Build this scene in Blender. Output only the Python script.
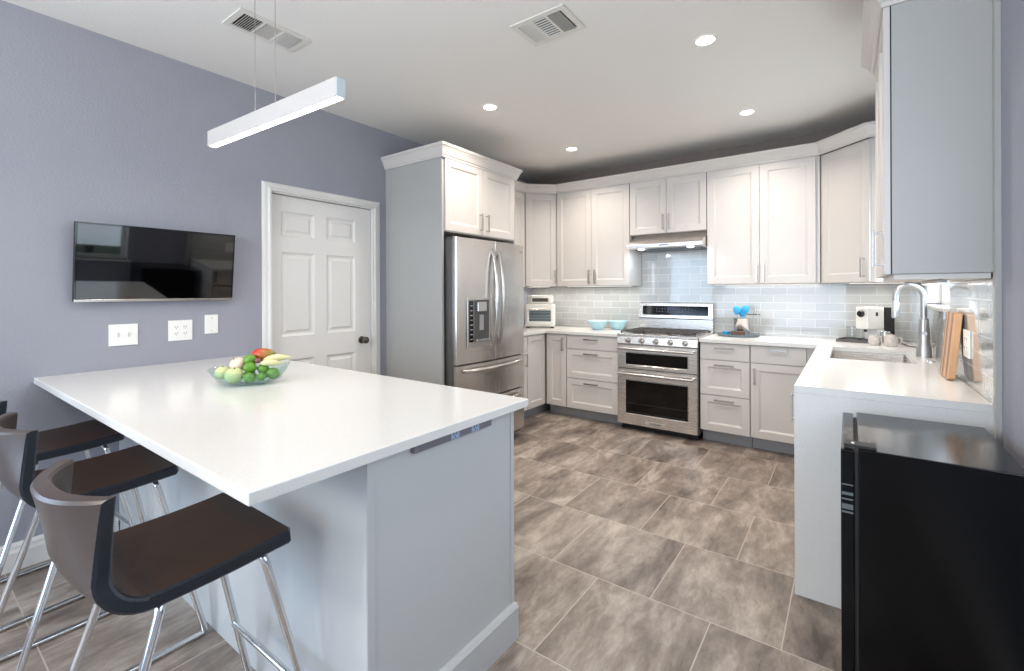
import bpy, bmesh, math, random
from mathutils import Vector, Matrix
random.seed(7)
PI = math.pi
SC = bpy.context.scene
COL = SC.collection
for o in list(bpy.data.objects):
    bpy.data.objects.remove(o)

# ------------------------------------------------------------------ camera
F_PX, YAW, ROLL = 462.339, math.radians(36.094), math.radians(-0.208)
cam_d = bpy.data.cameras.new('camera')
cam_d.sensor_width = 36.0
cam_d.lens = F_PX / 1024 * 36
cam_d.shift_x = -(512.228 - 512) / 1024
cam_d.shift_y = (292.026 - 335.5) / 1024
cam_d.clip_start = 0.05
cam = bpy.data.objects.new('camera', cam_d)
COL.objects.link(cam)
_s, _c = math.sin(YAW), math.cos(YAW)
fwd = Vector((-_s, _c, 0)); r0 = Vector((_c, _s, 0)); z0 = Vector((0, 0, 1))
rt = math.cos(ROLL) * r0 + math.sin(ROLL) * z0
up = -math.sin(ROLL) * r0 + math.cos(ROLL) * z0
M = Matrix.Identity(4)
for i in range(3):
    M[i][0], M[i][1], M[i][2] = rt[i], up[i], -fwd[i]
M[0][3], M[1][3], M[2][3] = 3.255, 0.0, 1.329
cam.matrix_world = M
SC.camera = cam

# ------------------------------------------------------------------ world, light, exposure
SC.view_settings.view_transform = 'Standard'
SC.view_settings.look = 'None'
SC.view_settings.gamma = 1
SC.view_settings.use_curve_mapping = False
SC.view_settings.exposure = 0.03
w = bpy.data.worlds.new('world'); SC.world = w; w.use_nodes = True
bg = w.node_tree.nodes['Background']
bg.inputs['Color'].default_value = (0.62, 0.78, 1.0, 1)
bg.inputs['Strength'].default_value = 1.6


def area(name, loc, target, sx, sy, power, col, shape='RECTANGLE', spread=None):
    l = bpy.data.lights.new(name, 'AREA')
    l.shape = shape; l.size = sx
    if shape in ('RECTANGLE', 'ELLIPSE'):
        l.size_y = sy
    l.energy = power; l.color = col
    if spread: l.spread = spread
    o = bpy.data.objects.new(name, l); COL.objects.link(o)
    o.location = loc
    o.rotation_euler = (Vector(target) - Vector(loc)).to_track_quat('-Z', 'Y').to_euler()
    return o


DAY = (0.74, 0.86, 1.0)
DAYB = (0.57, 0.77, 1.0)
WARM = (1.0, 0.90, 0.80)
area('rear_window_daylight', (1.85, -2.92, 1.45), (1.85, 3, 1.2), 2.7, 2.0, 56, DAYB)
area('left_fill_light', (0.06, -1.6, 1.3), (3.6, 1.6, 1.2), 1.5, 1.8, 46, DAYB)  # added blue fill for the right wall, set at an unseen left opening
area('side_window_daylight', (3.74, 1.12, 1.55), (0, 1.12, 1.3), 1.1, 1.1, 14, DAY)
area('sink_window_daylight', (3.76, 3.73, 1.65), (0, 3.4, 0.9), 0.85, 0.85, 12, DAY)
area('ceiling_fill', (1.9, -1.8, 1.9), (1.9, -0.9, 2.727), 1.8, 1.4, 62, (1.0, 0.95, 0.90))  # added unseen uplight that brightens the ceiling
CANS = [(1.066, 2.725), (1.066, 4.0), (2.612, 2.715), (2.614, 4.0), (1.066, -0.9), (2.612, -0.9)]  # last two are unseen, added behind the viewer to light the room
for x, y in CANS:
    area('can_light', (x, y, 2.712), (x, y, 0), 0.10, 0.10, 11, WARM, 'DISK', spread=math.radians(130))

# ------------------------------------------------------------------ materials
MATS = {}


def newmat(name):
    m = bpy.data.materials.new(name); m.use_nodes = True
    nt = m.node_tree
    return m, nt, nt.nodes['Principled BSDF']


def lin(c):
    return tuple(((v / 255) / 12.92 if v / 255 <= 0.04045 else ((v / 255 + 0.055) / 1.055) ** 2.4) for v in c) + (1,)


def simple(name, rgb, rough=0.5, metal=0.0, vary=0.04, scale=6.0, bump=0.0, bscale=200, coat=0.0, spec=0.5, stretch=(1, 1, 1)):
    """Principled surface with a gentle procedural variation of colour and an optional fine bump."""
    if name in MATS: return MATS[name]
    m, nt, b = newmat(name)
    tc = nt.nodes.new('ShaderNodeTexCoord'); mp = nt.nodes.new('ShaderNodeMapping')
    mp.inputs['Scale'].default_value = stretch
    nt.links.new(tc.outputs['Object'], mp.inputs['Vector'])
    n = nt.nodes.new('ShaderNodeTexNoise'); n.inputs['Scale'].default_value = scale; n.inputs['Detail'].default_value = 4
    nt.links.new(mp.outputs[0], n.inputs['Vector'])
    mx = nt.nodes.new('ShaderNodeMix'); mx.data_type = 'RGBA'
    c = lin(rgb)
    mx.inputs[6].default_value = tuple(max(0, v * (1 - vary)) for v in c[:3]) + (1,)
    mx.inputs[7].default_value = tuple(min(1, v * (1 + vary)) for v in c[:3]) + (1,)
    nt.links.new(n.outputs['Fac'], mx.inputs[0])
    nt.links.new(mx.outputs[2], b.inputs['Base Color'])
    b.inputs['Roughness'].default_value = rough
    b.inputs['Metallic'].default_value = metal
    b.inputs['Specular IOR Level'].default_value = spec
    if coat:
        b.inputs['Coat Weight'].default_value = coat; b.inputs['Coat Roughness'].default_value = 0.06
    if bump:
        n2 = nt.nodes.new('ShaderNodeTexNoise'); n2.inputs['Scale'].default_value = bscale; n2.inputs['Detail'].default_value = 3
        nt.links.new(mp.outputs[0], n2.inputs['Vector'])
        bp = nt.nodes.new('ShaderNodeBump'); bp.inputs['Strength'].default_value = bump; bp.inputs['Distance'].default_value = 0.004
        nt.links.new(n2.outputs['Fac'], bp.inputs['Height']); nt.links.new(bp.outputs[0], b.inputs['Normal'])
    MATS[name] = m
    return m


def emis(name, rgb, strength):
    if name in MATS: return MATS[name]
    m, nt, b = newmat(name)
    b.inputs['Base Color'].default_value = (0.9, 0.9, 0.9, 1) if strength > 1 else (0.02, 0.02, 0.03, 1)
    b.inputs['Emission Color'].default_value = tuple(rgb) + (1,)
    b.inputs['Emission Strength'].default_value = strength
    MATS[name] = m
    return m


def glass(name, rgb, rough=0.0, alpha=0.25, ior=1.45):
    """clear thin glass: mostly transparent with a glossy skin"""
    if name in MATS: return MATS[name]
    m, nt, b = newmat(name)
    out = nt.nodes['Material Output']
    tr = nt.nodes.new('ShaderNodeBsdfTransparent'); tr.inputs['Color'].default_value = tuple(rgb) + (1,)
    gl = nt.nodes.new('ShaderNodeBsdfGlossy'); gl.inputs['Roughness'].default_value = rough + 0.02
    fr = nt.nodes.new('ShaderNodeLayerWeight'); fr.inputs['Blend'].default_value = 0.5
    mx = nt.nodes.new('ShaderNodeMixShader')
    fac = math_node(nt, 'ADD', math_node(nt, 'MULTIPLY', math_node(nt, 'POWER', fr.outputs['Facing'], 4.0), 0.6), 0.04)
    nt.links.new(fac, mx.inputs[0]); nt.links.new(tr.outputs[0], mx.inputs[1]); nt.links.new(gl.outputs[0], mx.inputs[2])
    nt.links.new(mx.outputs[0], out.inputs['Surface'])
    MATS[name] = m
    return m


def math_node(nt, op, a, b=None):
    n = nt.nodes.new('ShaderNodeMath'); n.operation = op
    for i, v in enumerate((a, b)):
        if v is None: continue
        if isinstance(v, (int, float)): n.inputs[i].default_value = v
        else: nt.links.new(v, n.inputs[i])
    return n.outputs[0]


def mat_floor():
    m, nt, b = newmat('slate_tile')
    L = nt.links.new
    g = nt.nodes.new('ShaderNodeNewGeometry'); sx = nt.nodes.new('ShaderNodeSeparateXYZ'); L(g.outputs['Position'], sx.inputs[0])
    cb = nt.nodes.new('ShaderNodeCombineXYZ')
    L(math_node(nt, 'SUBTRACT', sx.outputs[0], 2.307 - 0.4935 * 20), cb.inputs[0])
    L(math_node(nt, 'SUBTRACT', sx.outputs[1], 1.966 - 0.5385 * 20), cb.inputs[1])
    br = nt.nodes.new('ShaderNodeTexBrick')
    br.offset = 0.5; br.offset_frequency = 2; br.squash = 1
    br.inputs['Scale'].default_value = 1
    br.inputs['Brick Width'].default_value = 0.4935; br.inputs['Row Height'].default_value = 0.5385
    br.inputs['Mortar Size'].default_value = 0.0024; br.inputs['Mortar Smooth'].default_value = 0.2
    br.inputs['Color1'].default_value = (0, 0, 0, 1); br.inputs['Color2'].default_value = (1, 1, 1, 1)
    L(cb.outputs[0], br.inputs['Vector'])
    # every tile gets its own patch of the slate pattern
    off = nt.nodes.new('ShaderNodeVectorMath'); off.operation = 'SCALE'; L(br.outputs['Color'], off.inputs[0]); off.inputs[3].default_value = 7.3
    ad = nt.nodes.new('ShaderNodeVectorMath'); ad.operation = 'ADD'; L(cb.outputs[0], ad.inputs[0]); L(off.outputs[0], ad.inputs[1])
    mp = nt.nodes.new('ShaderNodeMapping'); mp.inputs['Rotation'].default_value = (0, 0, 0.35); mp.inputs['Scale'].default_value = (3.4, 1.15, 1)
    L(ad.outputs[0], mp.inputs['Vector'])
    n1 = nt.nodes.new('ShaderNodeTexNoise'); n1.inputs['Scale'].default_value = 1.5; n1.inputs['Detail'].default_value = 9; n1.inputs['Roughness'].default_value = 0.66; n1.inputs['Distortion'].default_value = 0.35
    L(mp.outputs[0], n1.inputs['Vector'])
    n2 = nt.nodes.new('ShaderNodeTexNoise'); n2.inputs['Scale'].default_value = 9; n2.inputs['Detail'].default_value = 6; n2.inputs['Roughness'].default_value = 0.7; n2.inputs['Distortion'].default_value = 0.5
    L(mp.outputs[0], n2.inputs['Vector'])
    s = math_node(nt, 'ADD', math_node(nt, 'MULTIPLY', n1.outputs['Fac'], 0.75), math_node(nt, 'MULTIPLY', n2.outputs['Fac'], 0.25))
    rp = nt.nodes.new('ShaderNodeValToRGB')
    e = rp.color_ramp.elements
    e[0].position = 0.36; e[0].color = lin((82, 71, 64))
    e[1].position = 0.64; e[1].color = lin((178, 167, 156))
    q = e.new(0.50); q.color = lin((132, 120, 110))
    L(s, rp.inputs[0])
    mx = nt.nodes.new('ShaderNodeMix'); mx.data_type = 'RGBA'
    L(br.outputs['Fac'], mx.inputs[0]); L(rp.outputs[0], mx.inputs[6]); mx.inputs[7].default_value = lin((176, 166, 154))
    L(mx.outputs[2], b.inputs['Base Color'])
    rr = math_node(nt, 'ADD', math_node(nt, 'MULTIPLY', n2.outputs['Fac'], 0.25), 0.20)
    L(rr, b.inputs['Roughness'])
    bp = nt.nodes.new('ShaderNodeBump'); bp.inputs['Strength'].default_value = 0.25; bp.inputs['Distance'].default_value = 0.006
    h = math_node(nt, 'SUBTRACT', s, math_node(nt, 'MULTIPLY', br.outputs['Fac'], 0.5))
    L(h, bp.inputs['Height']); L(bp.outputs[0], b.inputs['Normal'])
    return m


def mat_subway(name, axis, joint, c1=(180, 180, 177), c2=(167, 168, 167)):
    m, nt, b = newmat(name)
    L = nt.links.new
    g = nt.nodes.new('ShaderNodeNewGeometry'); sx = nt.nodes.new('ShaderNodeSeparateXYZ'); L(g.outputs['Position'], sx.inputs[0])
    cb = nt.nodes.new('ShaderNodeCombineXYZ')
    L(math_node(nt, 'SUBTRACT', sx.outputs[axis], joint - 0.215 * 40), cb.inputs[0])
    L(math_node(nt, 'SUBTRACT', sx.outputs[2], 0.936 - 0.0715 * 20), cb.inputs[1])
    br = nt.nodes.new('ShaderNodeTexBrick'); br.offset = 0.5; br.offset_frequency = 2
    br.inputs['Scale'].default_value = 1; br.inputs['Brick Width'].default_value = 0.215; br.inputs['Row Height'].default_value = 0.0715
    br.inputs['Mortar Size'].default_value = 0.002; br.inputs['Mortar Smooth'].default_value = 0.3
    br.inputs['Color1'].default_value = lin(c1); br.inputs['Color2'].default_value = lin(c2)
    br.inputs['Mortar'].default_value = lin((214, 216, 214))
    L(cb.outputs[0], br.inputs['Vector']); L(br.outputs['Color'], b.inputs['Base Color'])
    b.inputs['Roughness'].default_value = 0.07
    b.inputs['Coat Weight'].default_value = 0.6; b.inputs['Coat Roughness'].default_value = 0.03
    nz = nt.nodes.new('ShaderNodeTexNoise'); nz.inputs['Scale'].default_value = 9; L(g.outputs['Position'], nz.inputs['Vector'])
    bp = nt.nodes.new('ShaderNodeBump'); bp.inputs['Strength'].default_value = 0.35; bp.inputs['Distance'].default_value = 0.003
    L(math_node(nt, 'SUBTRACT', math_node(nt, 'MULTIPLY', nz.outputs['Fac'], 0.5), br.outputs['Fac']), bp.inputs['Height'])
    L(bp.outputs[0], b.inputs['Normal'])
    return m


def mat_steel(name, rgb=(196, 192, 188), rough=0.24, stretch=(90, 90, 1), bump=0.06):
    if name in MATS: return MATS[name]
    m, nt, b = newmat(name)
    L = nt.links.new
    tc = nt.nodes.new('ShaderNodeTexCoord'); mp = nt.nodes.new('ShaderNodeMapping'); mp.inputs['Scale'].default_value = stretch
    L(tc.outputs['Object'], mp.inputs['Vector'])
    n = nt.nodes.new('ShaderNodeTexNoise'); n.inputs['Scale'].default_value = 5; n.inputs['Detail'].default_value = 3; L(mp.outputs[0], n.inputs['Vector'])
    b.inputs['Base Color'].default_value = lin(rgb); b.inputs['Metallic'].default_value = 0.95
    L(math_node(nt, 'ADD', math_node(nt, 'MULTIPLY', n.outputs['Fac'], 0.12), rough - 0.06), b.inputs['Roughness'])
    bp = nt.nodes.new('ShaderNodeBump'); bp.inputs['Strength'].default_value = bump; bp.inputs['Distance'].default_value = 0.0005
    L(n.outputs['Fac'], bp.inputs['Height']); L(bp.outputs[0], b.inputs['Normal'])
    MATS[name] = m
    return m


def mat_quartz():
    m, nt, b = newmat('white_quartz')
    L = nt.links.new
    tc = nt.nodes.new('ShaderNodeNewGeometry')
    v = nt.nodes.new('ShaderNodeTexVoronoi'); v.inputs['Scale'].default_value = 420; L(tc.outputs['Position'], v.inputs['Vector'])
    rp = nt.nodes.new('ShaderNodeValToRGB'); e = rp.color_ramp.elements
    e[0].position = 0.0; e[0].color = lin((212, 209, 204)); e[1].position = 0.6; e[1].color = lin((221, 218, 213))
    L(v.outputs['Color'], rp.inputs[0]); L(rp.outputs[0], b.inputs['Base Color'])
    b.inputs['Roughness'].default_value = 0.16
    return m


def mat_board():
    m, nt, b = newmat('laminated_board_wood')
    L = nt.links.new
    tc = nt.nodes.new('ShaderNodeTexCoord'); sx = nt.nodes.new('ShaderNodeSeparateXYZ'); L(tc.outputs['Object'], sx.inputs[0])
    wv = nt.nodes.new('ShaderNodeValToRGB'); wv.color_ramp.interpolation = 'CONSTANT'
    e = wv.color_ramp.elements
    cols = [(0, (186, 130, 88)), (0.14, (228, 196, 158)), (0.24, (150, 92, 60)), (0.36, (206, 152, 108)), (0.5, (232, 204, 170)), (0.6, (196, 140, 96)), (0.74, (142, 90, 62)), (0.84, (214, 166, 124))]
    e[0].position, e[0].color = cols[0][0], lin(cols[0][1]); e[1].position, e[1].color = cols[1][0], lin(cols[1][1])
    for p, c in cols[2:]:
        q = e.new(p); q.color = lin(c)
    L(math_node(nt, 'DIVIDE', sx.outputs[0], 0.24), wv.inputs[0])
    n = nt.nodes.new('ShaderNodeTexNoise'); mp = nt.nodes.new('ShaderNodeMapping'); mp.inputs['Scale'].default_value = (60, 60, 4)
    L(tc.outputs['Object'], mp.inputs['Vector']); L(mp.outputs[0], n.inputs['Vector']); n.inputs['Scale'].default_value = 1
    mx = nt.nodes.new('ShaderNodeMix'); mx.data_type = 'RGBA'; mx.blend_type = 'MULTIPLY'; mx.inputs[0].default_value = 0.35
    L(wv.outputs[0], mx.inputs[6]); L(n.outputs['Fac'], mx.inputs[7])
    L(mx.outputs[2], b.inputs['Base Color']); b.inputs['Roughness'].default_value = 0.45
    return m


WALL = simple('wall_paint', (151, 151, 160), 0.62, vary=0.05, scale=1.2, bump=0.35, bscale=90)
TAUPE = simple('back_wall_taupe', (132, 120, 112), 0.62, vary=0.05, scale=1.2, bump=0.35, bscale=90)  # browner tone than the other walls, used on the back wall
CEIL = simple('ceiling_paint', (226, 222, 216), 0.9, vary=0.015, scale=2, bump=0.25, bscale=110)
TRIMW = simple('white_trim_paint', (222, 219, 214), 0.38, vary=0.01)
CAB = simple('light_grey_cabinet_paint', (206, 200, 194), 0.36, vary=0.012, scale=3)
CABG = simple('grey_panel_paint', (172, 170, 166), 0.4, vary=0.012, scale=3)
ISL = simple('island_grey_paint', (190, 190, 188), 0.4, vary=0.012, scale=3)
TOE = simple('toe_kick_grey', (150, 150, 152), 0.5)
FLOOR = mat_floor()
QUARTZ = mat_quartz()
TILEB = mat_subway('subway_tile_back', 0, 2.795)
TILER = mat_subway('subway_tile_right', 1, 2.60)
STEEL = mat_steel('brushed_steel', (208, 203, 198), 0.25)
STEELH = mat_steel('brushed_steel_horizontal', (222, 217, 212), 0.26, (1, 1, 90))
STEELD = mat_steel('darker_steel_side', (120, 118, 116), 0.35)
NICK = mat_steel('satin_nickel', (190, 186, 180), 0.24, (20, 20, 20))
CHROME = mat_steel('chrome', (225, 225, 225), 0.09, (5, 5, 5), 0)
BLACKG = simple('black_gloss', (6, 6, 7), 0.08, vary=0, coat=0.4)
BLACKM = simple('black_matte', (14, 14, 15), 0.5, vary=0.1)
IRON = simple('cast_iron', (70, 66, 64), 0.55, bump=0.2, bscale=300)
OVGL = simple('oven_glass', (5, 4, 4), 0.08, vary=0, spec=0.35)
DARKGAP = simple('dark_recess', (30, 29, 30), 0.8)
PLATE = simple('white_plastic', (238, 236, 230), 0.3, vary=0.01)
VENT = simple('vent_enamel', (214, 210, 202), 0.5, vary=0.01)
FRIDGEBK = simple('black_fridge_enamel', (2, 2, 3), 0.13, vary=0.05, bump=0.05, bscale=420, spec=0.28)
LED = emis('led_diffuser', (1.0, 0.95, 0.9), 14)
CANLED = emis('can_diffuser', (1.0, 0.93, 0.84), 18)
STRIP = emis('strip_diffuser', (1.0, 0.96, 0.92), 2.5)
PENW = simple('pendant_white_metal', (192, 186, 180), 0.4, vary=0.01)
L_IN = simple('seat_leather', (54, 35, 22), 0.36, vary=0.3, scale=9, bump=0.15, bscale=260)
L_OUT = simple('back_leather', (66, 55, 50), 0.32, vary=0.12, scale=8, bump=0.05, bscale=260)  # lighter than the seat: the shell's reflected light is put into the colour
L_EDGE = simple('edge_leather', (24, 29, 38), 0.40, vary=0.2, scale=30, bump=0.3, bscale=160)
AQUA = simple('aqua_ceramic', (168, 204, 212), 0.25, vary=0.03)
BLUE = simple('blue_silicone', (60, 170, 222), 0.4, vary=0.05)
LIME = simple('lime_skin', (92, 138, 42), 0.35, vary=0.25, scale=22, bump=0.2, bscale=220)
GUAVA = simple('pale_green_skin', (190, 196, 140), 0.42, vary=0.12, scale=16)
ONION = simple('pale_pink_skin', (226, 200, 178), 0.4, vary=0.14, scale=18)
MANGO = simple('mango_skin', (196, 86, 40), 0.33, vary=0.1, scale=9)
_nt = MANGO.node_tree; _mx = [n for n in _nt.nodes if n.type == 'MIX'][0]; _no = [n for n in _nt.nodes if n.type == 'TEX_NOISE'][0]
_mx.inputs[6].default_value = lin((188, 62, 34)); _mx.inputs[7].default_value = lin((128, 136, 60))
_sx = _nt.nodes.new('ShaderNodeSeparateXYZ'); _tc = [n for n in _nt.nodes if n.type == 'TEX_COORD'][0]; _nt.links.new(_tc.outputs['Object'], _sx.inputs[0])
_nt.links.new(math_node(_nt, 'ADD', math_node(_nt, 'MULTIPLY', _sx.outputs[0], 12.0), math_node(_nt, 'MULTIPLY', _no.outputs['Fac'], 0.8)), _mx.inputs[0])
_mx.clamp_factor = True
ENDIVE = simple('pale_yellow_leaf', (206, 200, 150), 0.42, vary=0.1, scale=20, stretch=(8, 1, 1))
PLUM = simple('purple_skin', (120, 66, 66), 0.4, vary=0.2, scale=20)
BOARD = mat_board()
WOOD = simple('dark_walnut', (92, 62, 48), 0.45, vary=0.25, scale=12)
SLATEB = simple('grey_blue_tray', (96, 112, 122), 0.4, vary=0.1)
GREEN = simple('garden_leaf', (64, 110, 46), 0.55, vary=0.35, scale=5)
GRASS = simple('garden_ground', (120, 130, 96), 0.9, vary=0.3, scale=3)
GLASSW = glass('window_glass', (0.96, 0.98, 0.98))
GLASSB = glass('green_bowl_glass', (0.87, 0.95, 0.93), ior=1.5)
GLASSC = glass('clear_glass', (0.93, 0.95, 0.96), ior=1.5)

# ------------------------------------------------------------------ helpers


def tag(o, label, cat, group=None, kind=None):
    o['label'] = label; o['category'] = cat
    if group: o['group'] = group
    if kind: o['kind'] = kind
    return o


def thing(name, label, cat, loc=(0, 0, 0), rz=0.0, group=None):
    o = bpy.data.objects.new(name, None); COL.objects.link(o)
    o.location = loc; o.rotation_euler = (0, 0, rz); o.empty_display_size = 0.1
    return tag(o, label, cat, group)


def obj(name, bm, mat, parent=None, bevel=0.0, smooth=False, loc=None, rot=None, seg=2, recalc=True):
    me = bpy.data.meshes.new(name)
    if recalc: bmesh.ops.recalc_face_normals(bm, faces=bm.faces[:])
    if smooth:
        for f in bm.faces: f.smooth = True
        for e in bm.edges:
            if len(e.link_faces) == 2 and e.calc_face_angle(0) > 0.7: e.smooth = False
    bm.to_mesh(me); bm.free()
    for mm in (mat if isinstance(mat, (list, tuple)) else [mat]):
        me.materials.append(mm)
    o = bpy.data.objects.new(name, me); COL.objects.link(o)
    if parent: o.parent = parent
    if loc: o.location = loc
    if rot: o.rotation_euler = rot
    if bevel:
        b = o.modifiers.new('bevel', 'BEVEL'); b.width = bevel; b.segments = seg; b.limit_method = 'ANGLE'; b.angle_limit = 0.6
    return o


def struct(name, bm, mat, label=None, cat=None, **k):
    o = obj(name, bm, mat, **k); o['kind'] = 'structure'
    if label: o['label'] = label
    if cat: o['category'] = cat
    return o


def B(): return bmesh.new()


def box(bm, x0, x1, y0, y1, z0, z1):
    v = [bm.verts.new(p) for p in ((x0, y0, z0), (x1, y0, z0), (x1, y1, z0), (x0, y1, z0), (x0, y0, z1), (x1, y0, z1), (x1, y1, z1), (x0, y1, z1))]
    fs = [bm.faces.new([v[i] for i in f]) for f in ((0, 3, 2, 1), (4, 5, 6, 7), (0, 1, 5, 4), (1, 2, 6, 5), (2, 3, 7, 6), (3, 0, 4, 7))]
    return fs


def bbox(*a):
    bm = B(); box(bm, *a); return bm


def fillet(pts, r, n=6):
    """round the corners of a polyline"""
    P = [Vector(p) for p in pts]; out = [P[0]]
    for i in range(1, len(P) - 1):
        a, b, c = P[i - 1], P[i], P[i + 1]
        d1 = (a - b); d2 = (c - b)
        rr = min(r, d1.length * 0.45, d2.length * 0.45)
        p1 = b + d1.normalized() * rr; p2 = b + d2.normalized() * rr
        for k in range(n + 1):
            t = k / n
            out.append((1 - t) ** 2 * p1 + 2 * t * (1 - t) * b + t * t * p2)
    out.append(P[-1]); return out


def tube(bm, pts, r, seg=10, cap=True):
    P = [Vector(p) for p in pts]; n = len(P)
    rs = r if isinstance(r, (list, tuple)) else [r] * n
    T = []
    for i in range(n):
        a = P[max(0, i - 1)]; b = P[min(n - 1, i + 1)]; T.append((b - a).normalized())
    nrm = T[0].orthogonal().normalized(); rings = []
    for i in range(n):
        if i:
            q = T[i - 1].rotation_difference(T[i]); nrm = (q @ nrm).normalized()
        bn = T[i].cross(nrm)
        rings.append([bm.verts.new(P[i] + rs[i] * (math.cos(2 * PI * k / seg) * nrm + math.sin(2 * PI * k / seg) * bn)) for k in range(seg)])
    for i in range(n - 1):
        for k in range(seg):
            bm.faces.new((rings[i][k], rings[i][(k + 1) % seg], rings[i + 1][(k + 1) % seg], rings[i + 1][k]))
    if cap:
        bm.faces.new(rings[0][::-1]); bm.faces.new(rings[-1])


def lathe(bm, prof, seg=32, center=(0, 0, 0), sx=1.0, sy=1.0, axis='z'):
    """prof: (radius, height) pairs"""
    c = Vector(center); rings = []

    def pt(a, b, h):
        return {'z': (a, b, h), 'y': (a, h, b), 'x': (h, a, b)}[axis]
    for r, h in prof:
        if r < 1e-6: rings.append([bm.verts.new(c + Vector(pt(0, 0, h)))])
        else: rings.append([bm.verts.new(c + Vector(pt(r * sx * math.cos(2 * PI * k / seg), r * sy * math.sin(2 * PI * k / seg), h))) for k in range(seg)])
    for a, b in zip(rings, rings[1:]):
        for k in range(seg):
            k2 = (k + 1) % seg
            if len(a) == 1 and len(b) == 1: continue
            if len(a) == 1: bm.faces.new((a[0], b[k2], b[k]))
            elif len(b) == 1: bm.faces.new((a[k], a[k2], b[0]))
            else: bm.faces.new((a[k], a[k2], b[k2], b[k]))


def wall_grid(bm, u0, u1, v0, v1, holes, f):
    """box wall in (u, v) with rectangular holes; f(u, v, side) -> point"""
    us = sorted({u0, u1} | {h[i] for h in holes for i in (0, 1)}); vs = sorted({v0, v1} | {h[i] for h in holes for i in (2, 3)})

    def solid(i, j):
        if i < 0 or j < 0 or i >= len(us) - 1 or j >= len(vs) - 1: return False
        cu = (us[i] + us[i + 1]) / 2; cv = (vs[j] + vs[j + 1]) / 2
        return not any(h[0] < cu < h[1] and h[2] < cv < h[3] for h in holes)
    V = {}

    def vt(i, j, s):
        if (i, j, s) not in V: V[(i, j, s)] = bm.verts.new(f(us[i], vs[j], s))
        return V[(i, j, s)]
    for i in range(len(us) - 1):
        for j in range(len(vs) - 1):
            if not solid(i, j): continue
            for s in (0, 1): bm.faces.new((vt(i, j, s), vt(i + 1, j, s), vt(i + 1, j + 1, s), vt(i, j + 1, s)))
            for (di, dj, a, b) in ((-1, 0, (i, j), (i, j + 1)), (1, 0, (i + 1, j), (i + 1, j + 1)), (0, -1, (i, j), (i + 1, j)), (0, 1, (i, j + 1), (i + 1, j + 1))):
                if not solid(i + di, j + dj): bm.faces.new((vt(*a, 0), vt(*b, 0), vt(*b, 1), vt(*a, 1)))


def front(bm, w, h, panels, loops, t=0.02, x0=0.0, z0=0.0, y=0.0):
    """door or drawer slab, face towards -y at y; panels are (xa, xb, za, zb); loops are (inset, depth)"""
    xs = sorted({0, w} | {p[i] for p in panels for i in (0, 1)}); zs = sorted({0, h} | {p[i] for p in panels for i in (2, 3)})
    V = {}

    def vt(x, yy, z):
        k = (round(x, 5), round(yy, 5), round(z, 5))
        if k not in V: V[k] = bm.verts.new((x + x0, yy + y, z + z0))
        return V[k]
    for i in range(len(xs) - 1):
        for j in range(len(zs) - 1):
            a, b, c, d = xs[i], xs[i + 1], zs[j], zs[j + 1]
            pan = any(p[0] <= a + 1e-6 and b <= p[1] + 1e-6 and p[2] <= c + 1e-6 and d <= p[3] + 1e-6 for p in panels)
            if not pan:
                bm.faces.new((vt(a, 0, c), vt(b, 0, c), vt(b, 0, d), vt(a, 0, d)))
            else:
                pr = [vt(a, 0, c), vt(b, 0, c), vt(b, 0, d), vt(a, 0, d)]
                for ins, dep in loops:
                    q = [vt(a + ins, dep, c + ins), vt(b - ins, dep, c + ins), vt(b - ins, dep, d - ins), vt(a + ins, dep, d - ins)]
                    for k in range(4): bm.faces.new((pr[k], pr[(k + 1) % 4], q[(k + 1) % 4], q[k]))
                    pr = q
                bm.faces.new(pr)
    # sides and back
    bk = [vt(0, t, 0), vt(w, t, 0), vt(w, t, h), vt(0, t, h)]
    bm.faces.new(bk[::-1])
    edge = [(xs, 0, 'z0'), (xs, h, 'z1')]
    bm.faces.new([vt(x, 0, 0) for x in xs][::-1] + [bk[0], bk[1]])
    bm.faces.new([vt(x, 0, h) for x in xs] + [bk[2], bk[3]])
    bm.faces.new([vt(0, 0, z) for z in zs] + [bk[3], bk[0]])
    bm.faces.new([vt(w, 0, z) for z in zs][::-1] + [bk[1], bk[2]])


SHAKER = [(0.0015, 0.002), (0.006, 0.003), (0.009, 0.008), (0.016, 0.011)]


def handle(parent, kind, x, z, ln=0.15, label=None):
    """flat bar pull on two posts; (x, z) is its centre; front of the door is y = 0"""
    bm = B(); w_ = 0.007
    if kind == 'v':
        box(bm, x - w_, x + w_, -0.036, -0.027, z - ln / 2, z + ln / 2)
        for s in (-1, 1): box(bm, x - 0.005, x + 0.005, -0.03, 0.001, z + s * (ln / 2 - 0.011) - 0.005, z + s * (ln / 2 - 0.011) + 0.005)
    else:
        box(bm, x - ln / 2, x + ln / 2, -0.036, -0.027, z - w_, z + w_)
        for s in (-1, 1): box(bm, x + s * (ln / 2 - 0.011) - 0.005, x + s * (ln / 2 - 0.011) + 0.005, -0.03, 0.001, z - 0.005, z + 0.005)
    return obj('handle', bm, NICK, parent, bevel=0.0012)


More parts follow.
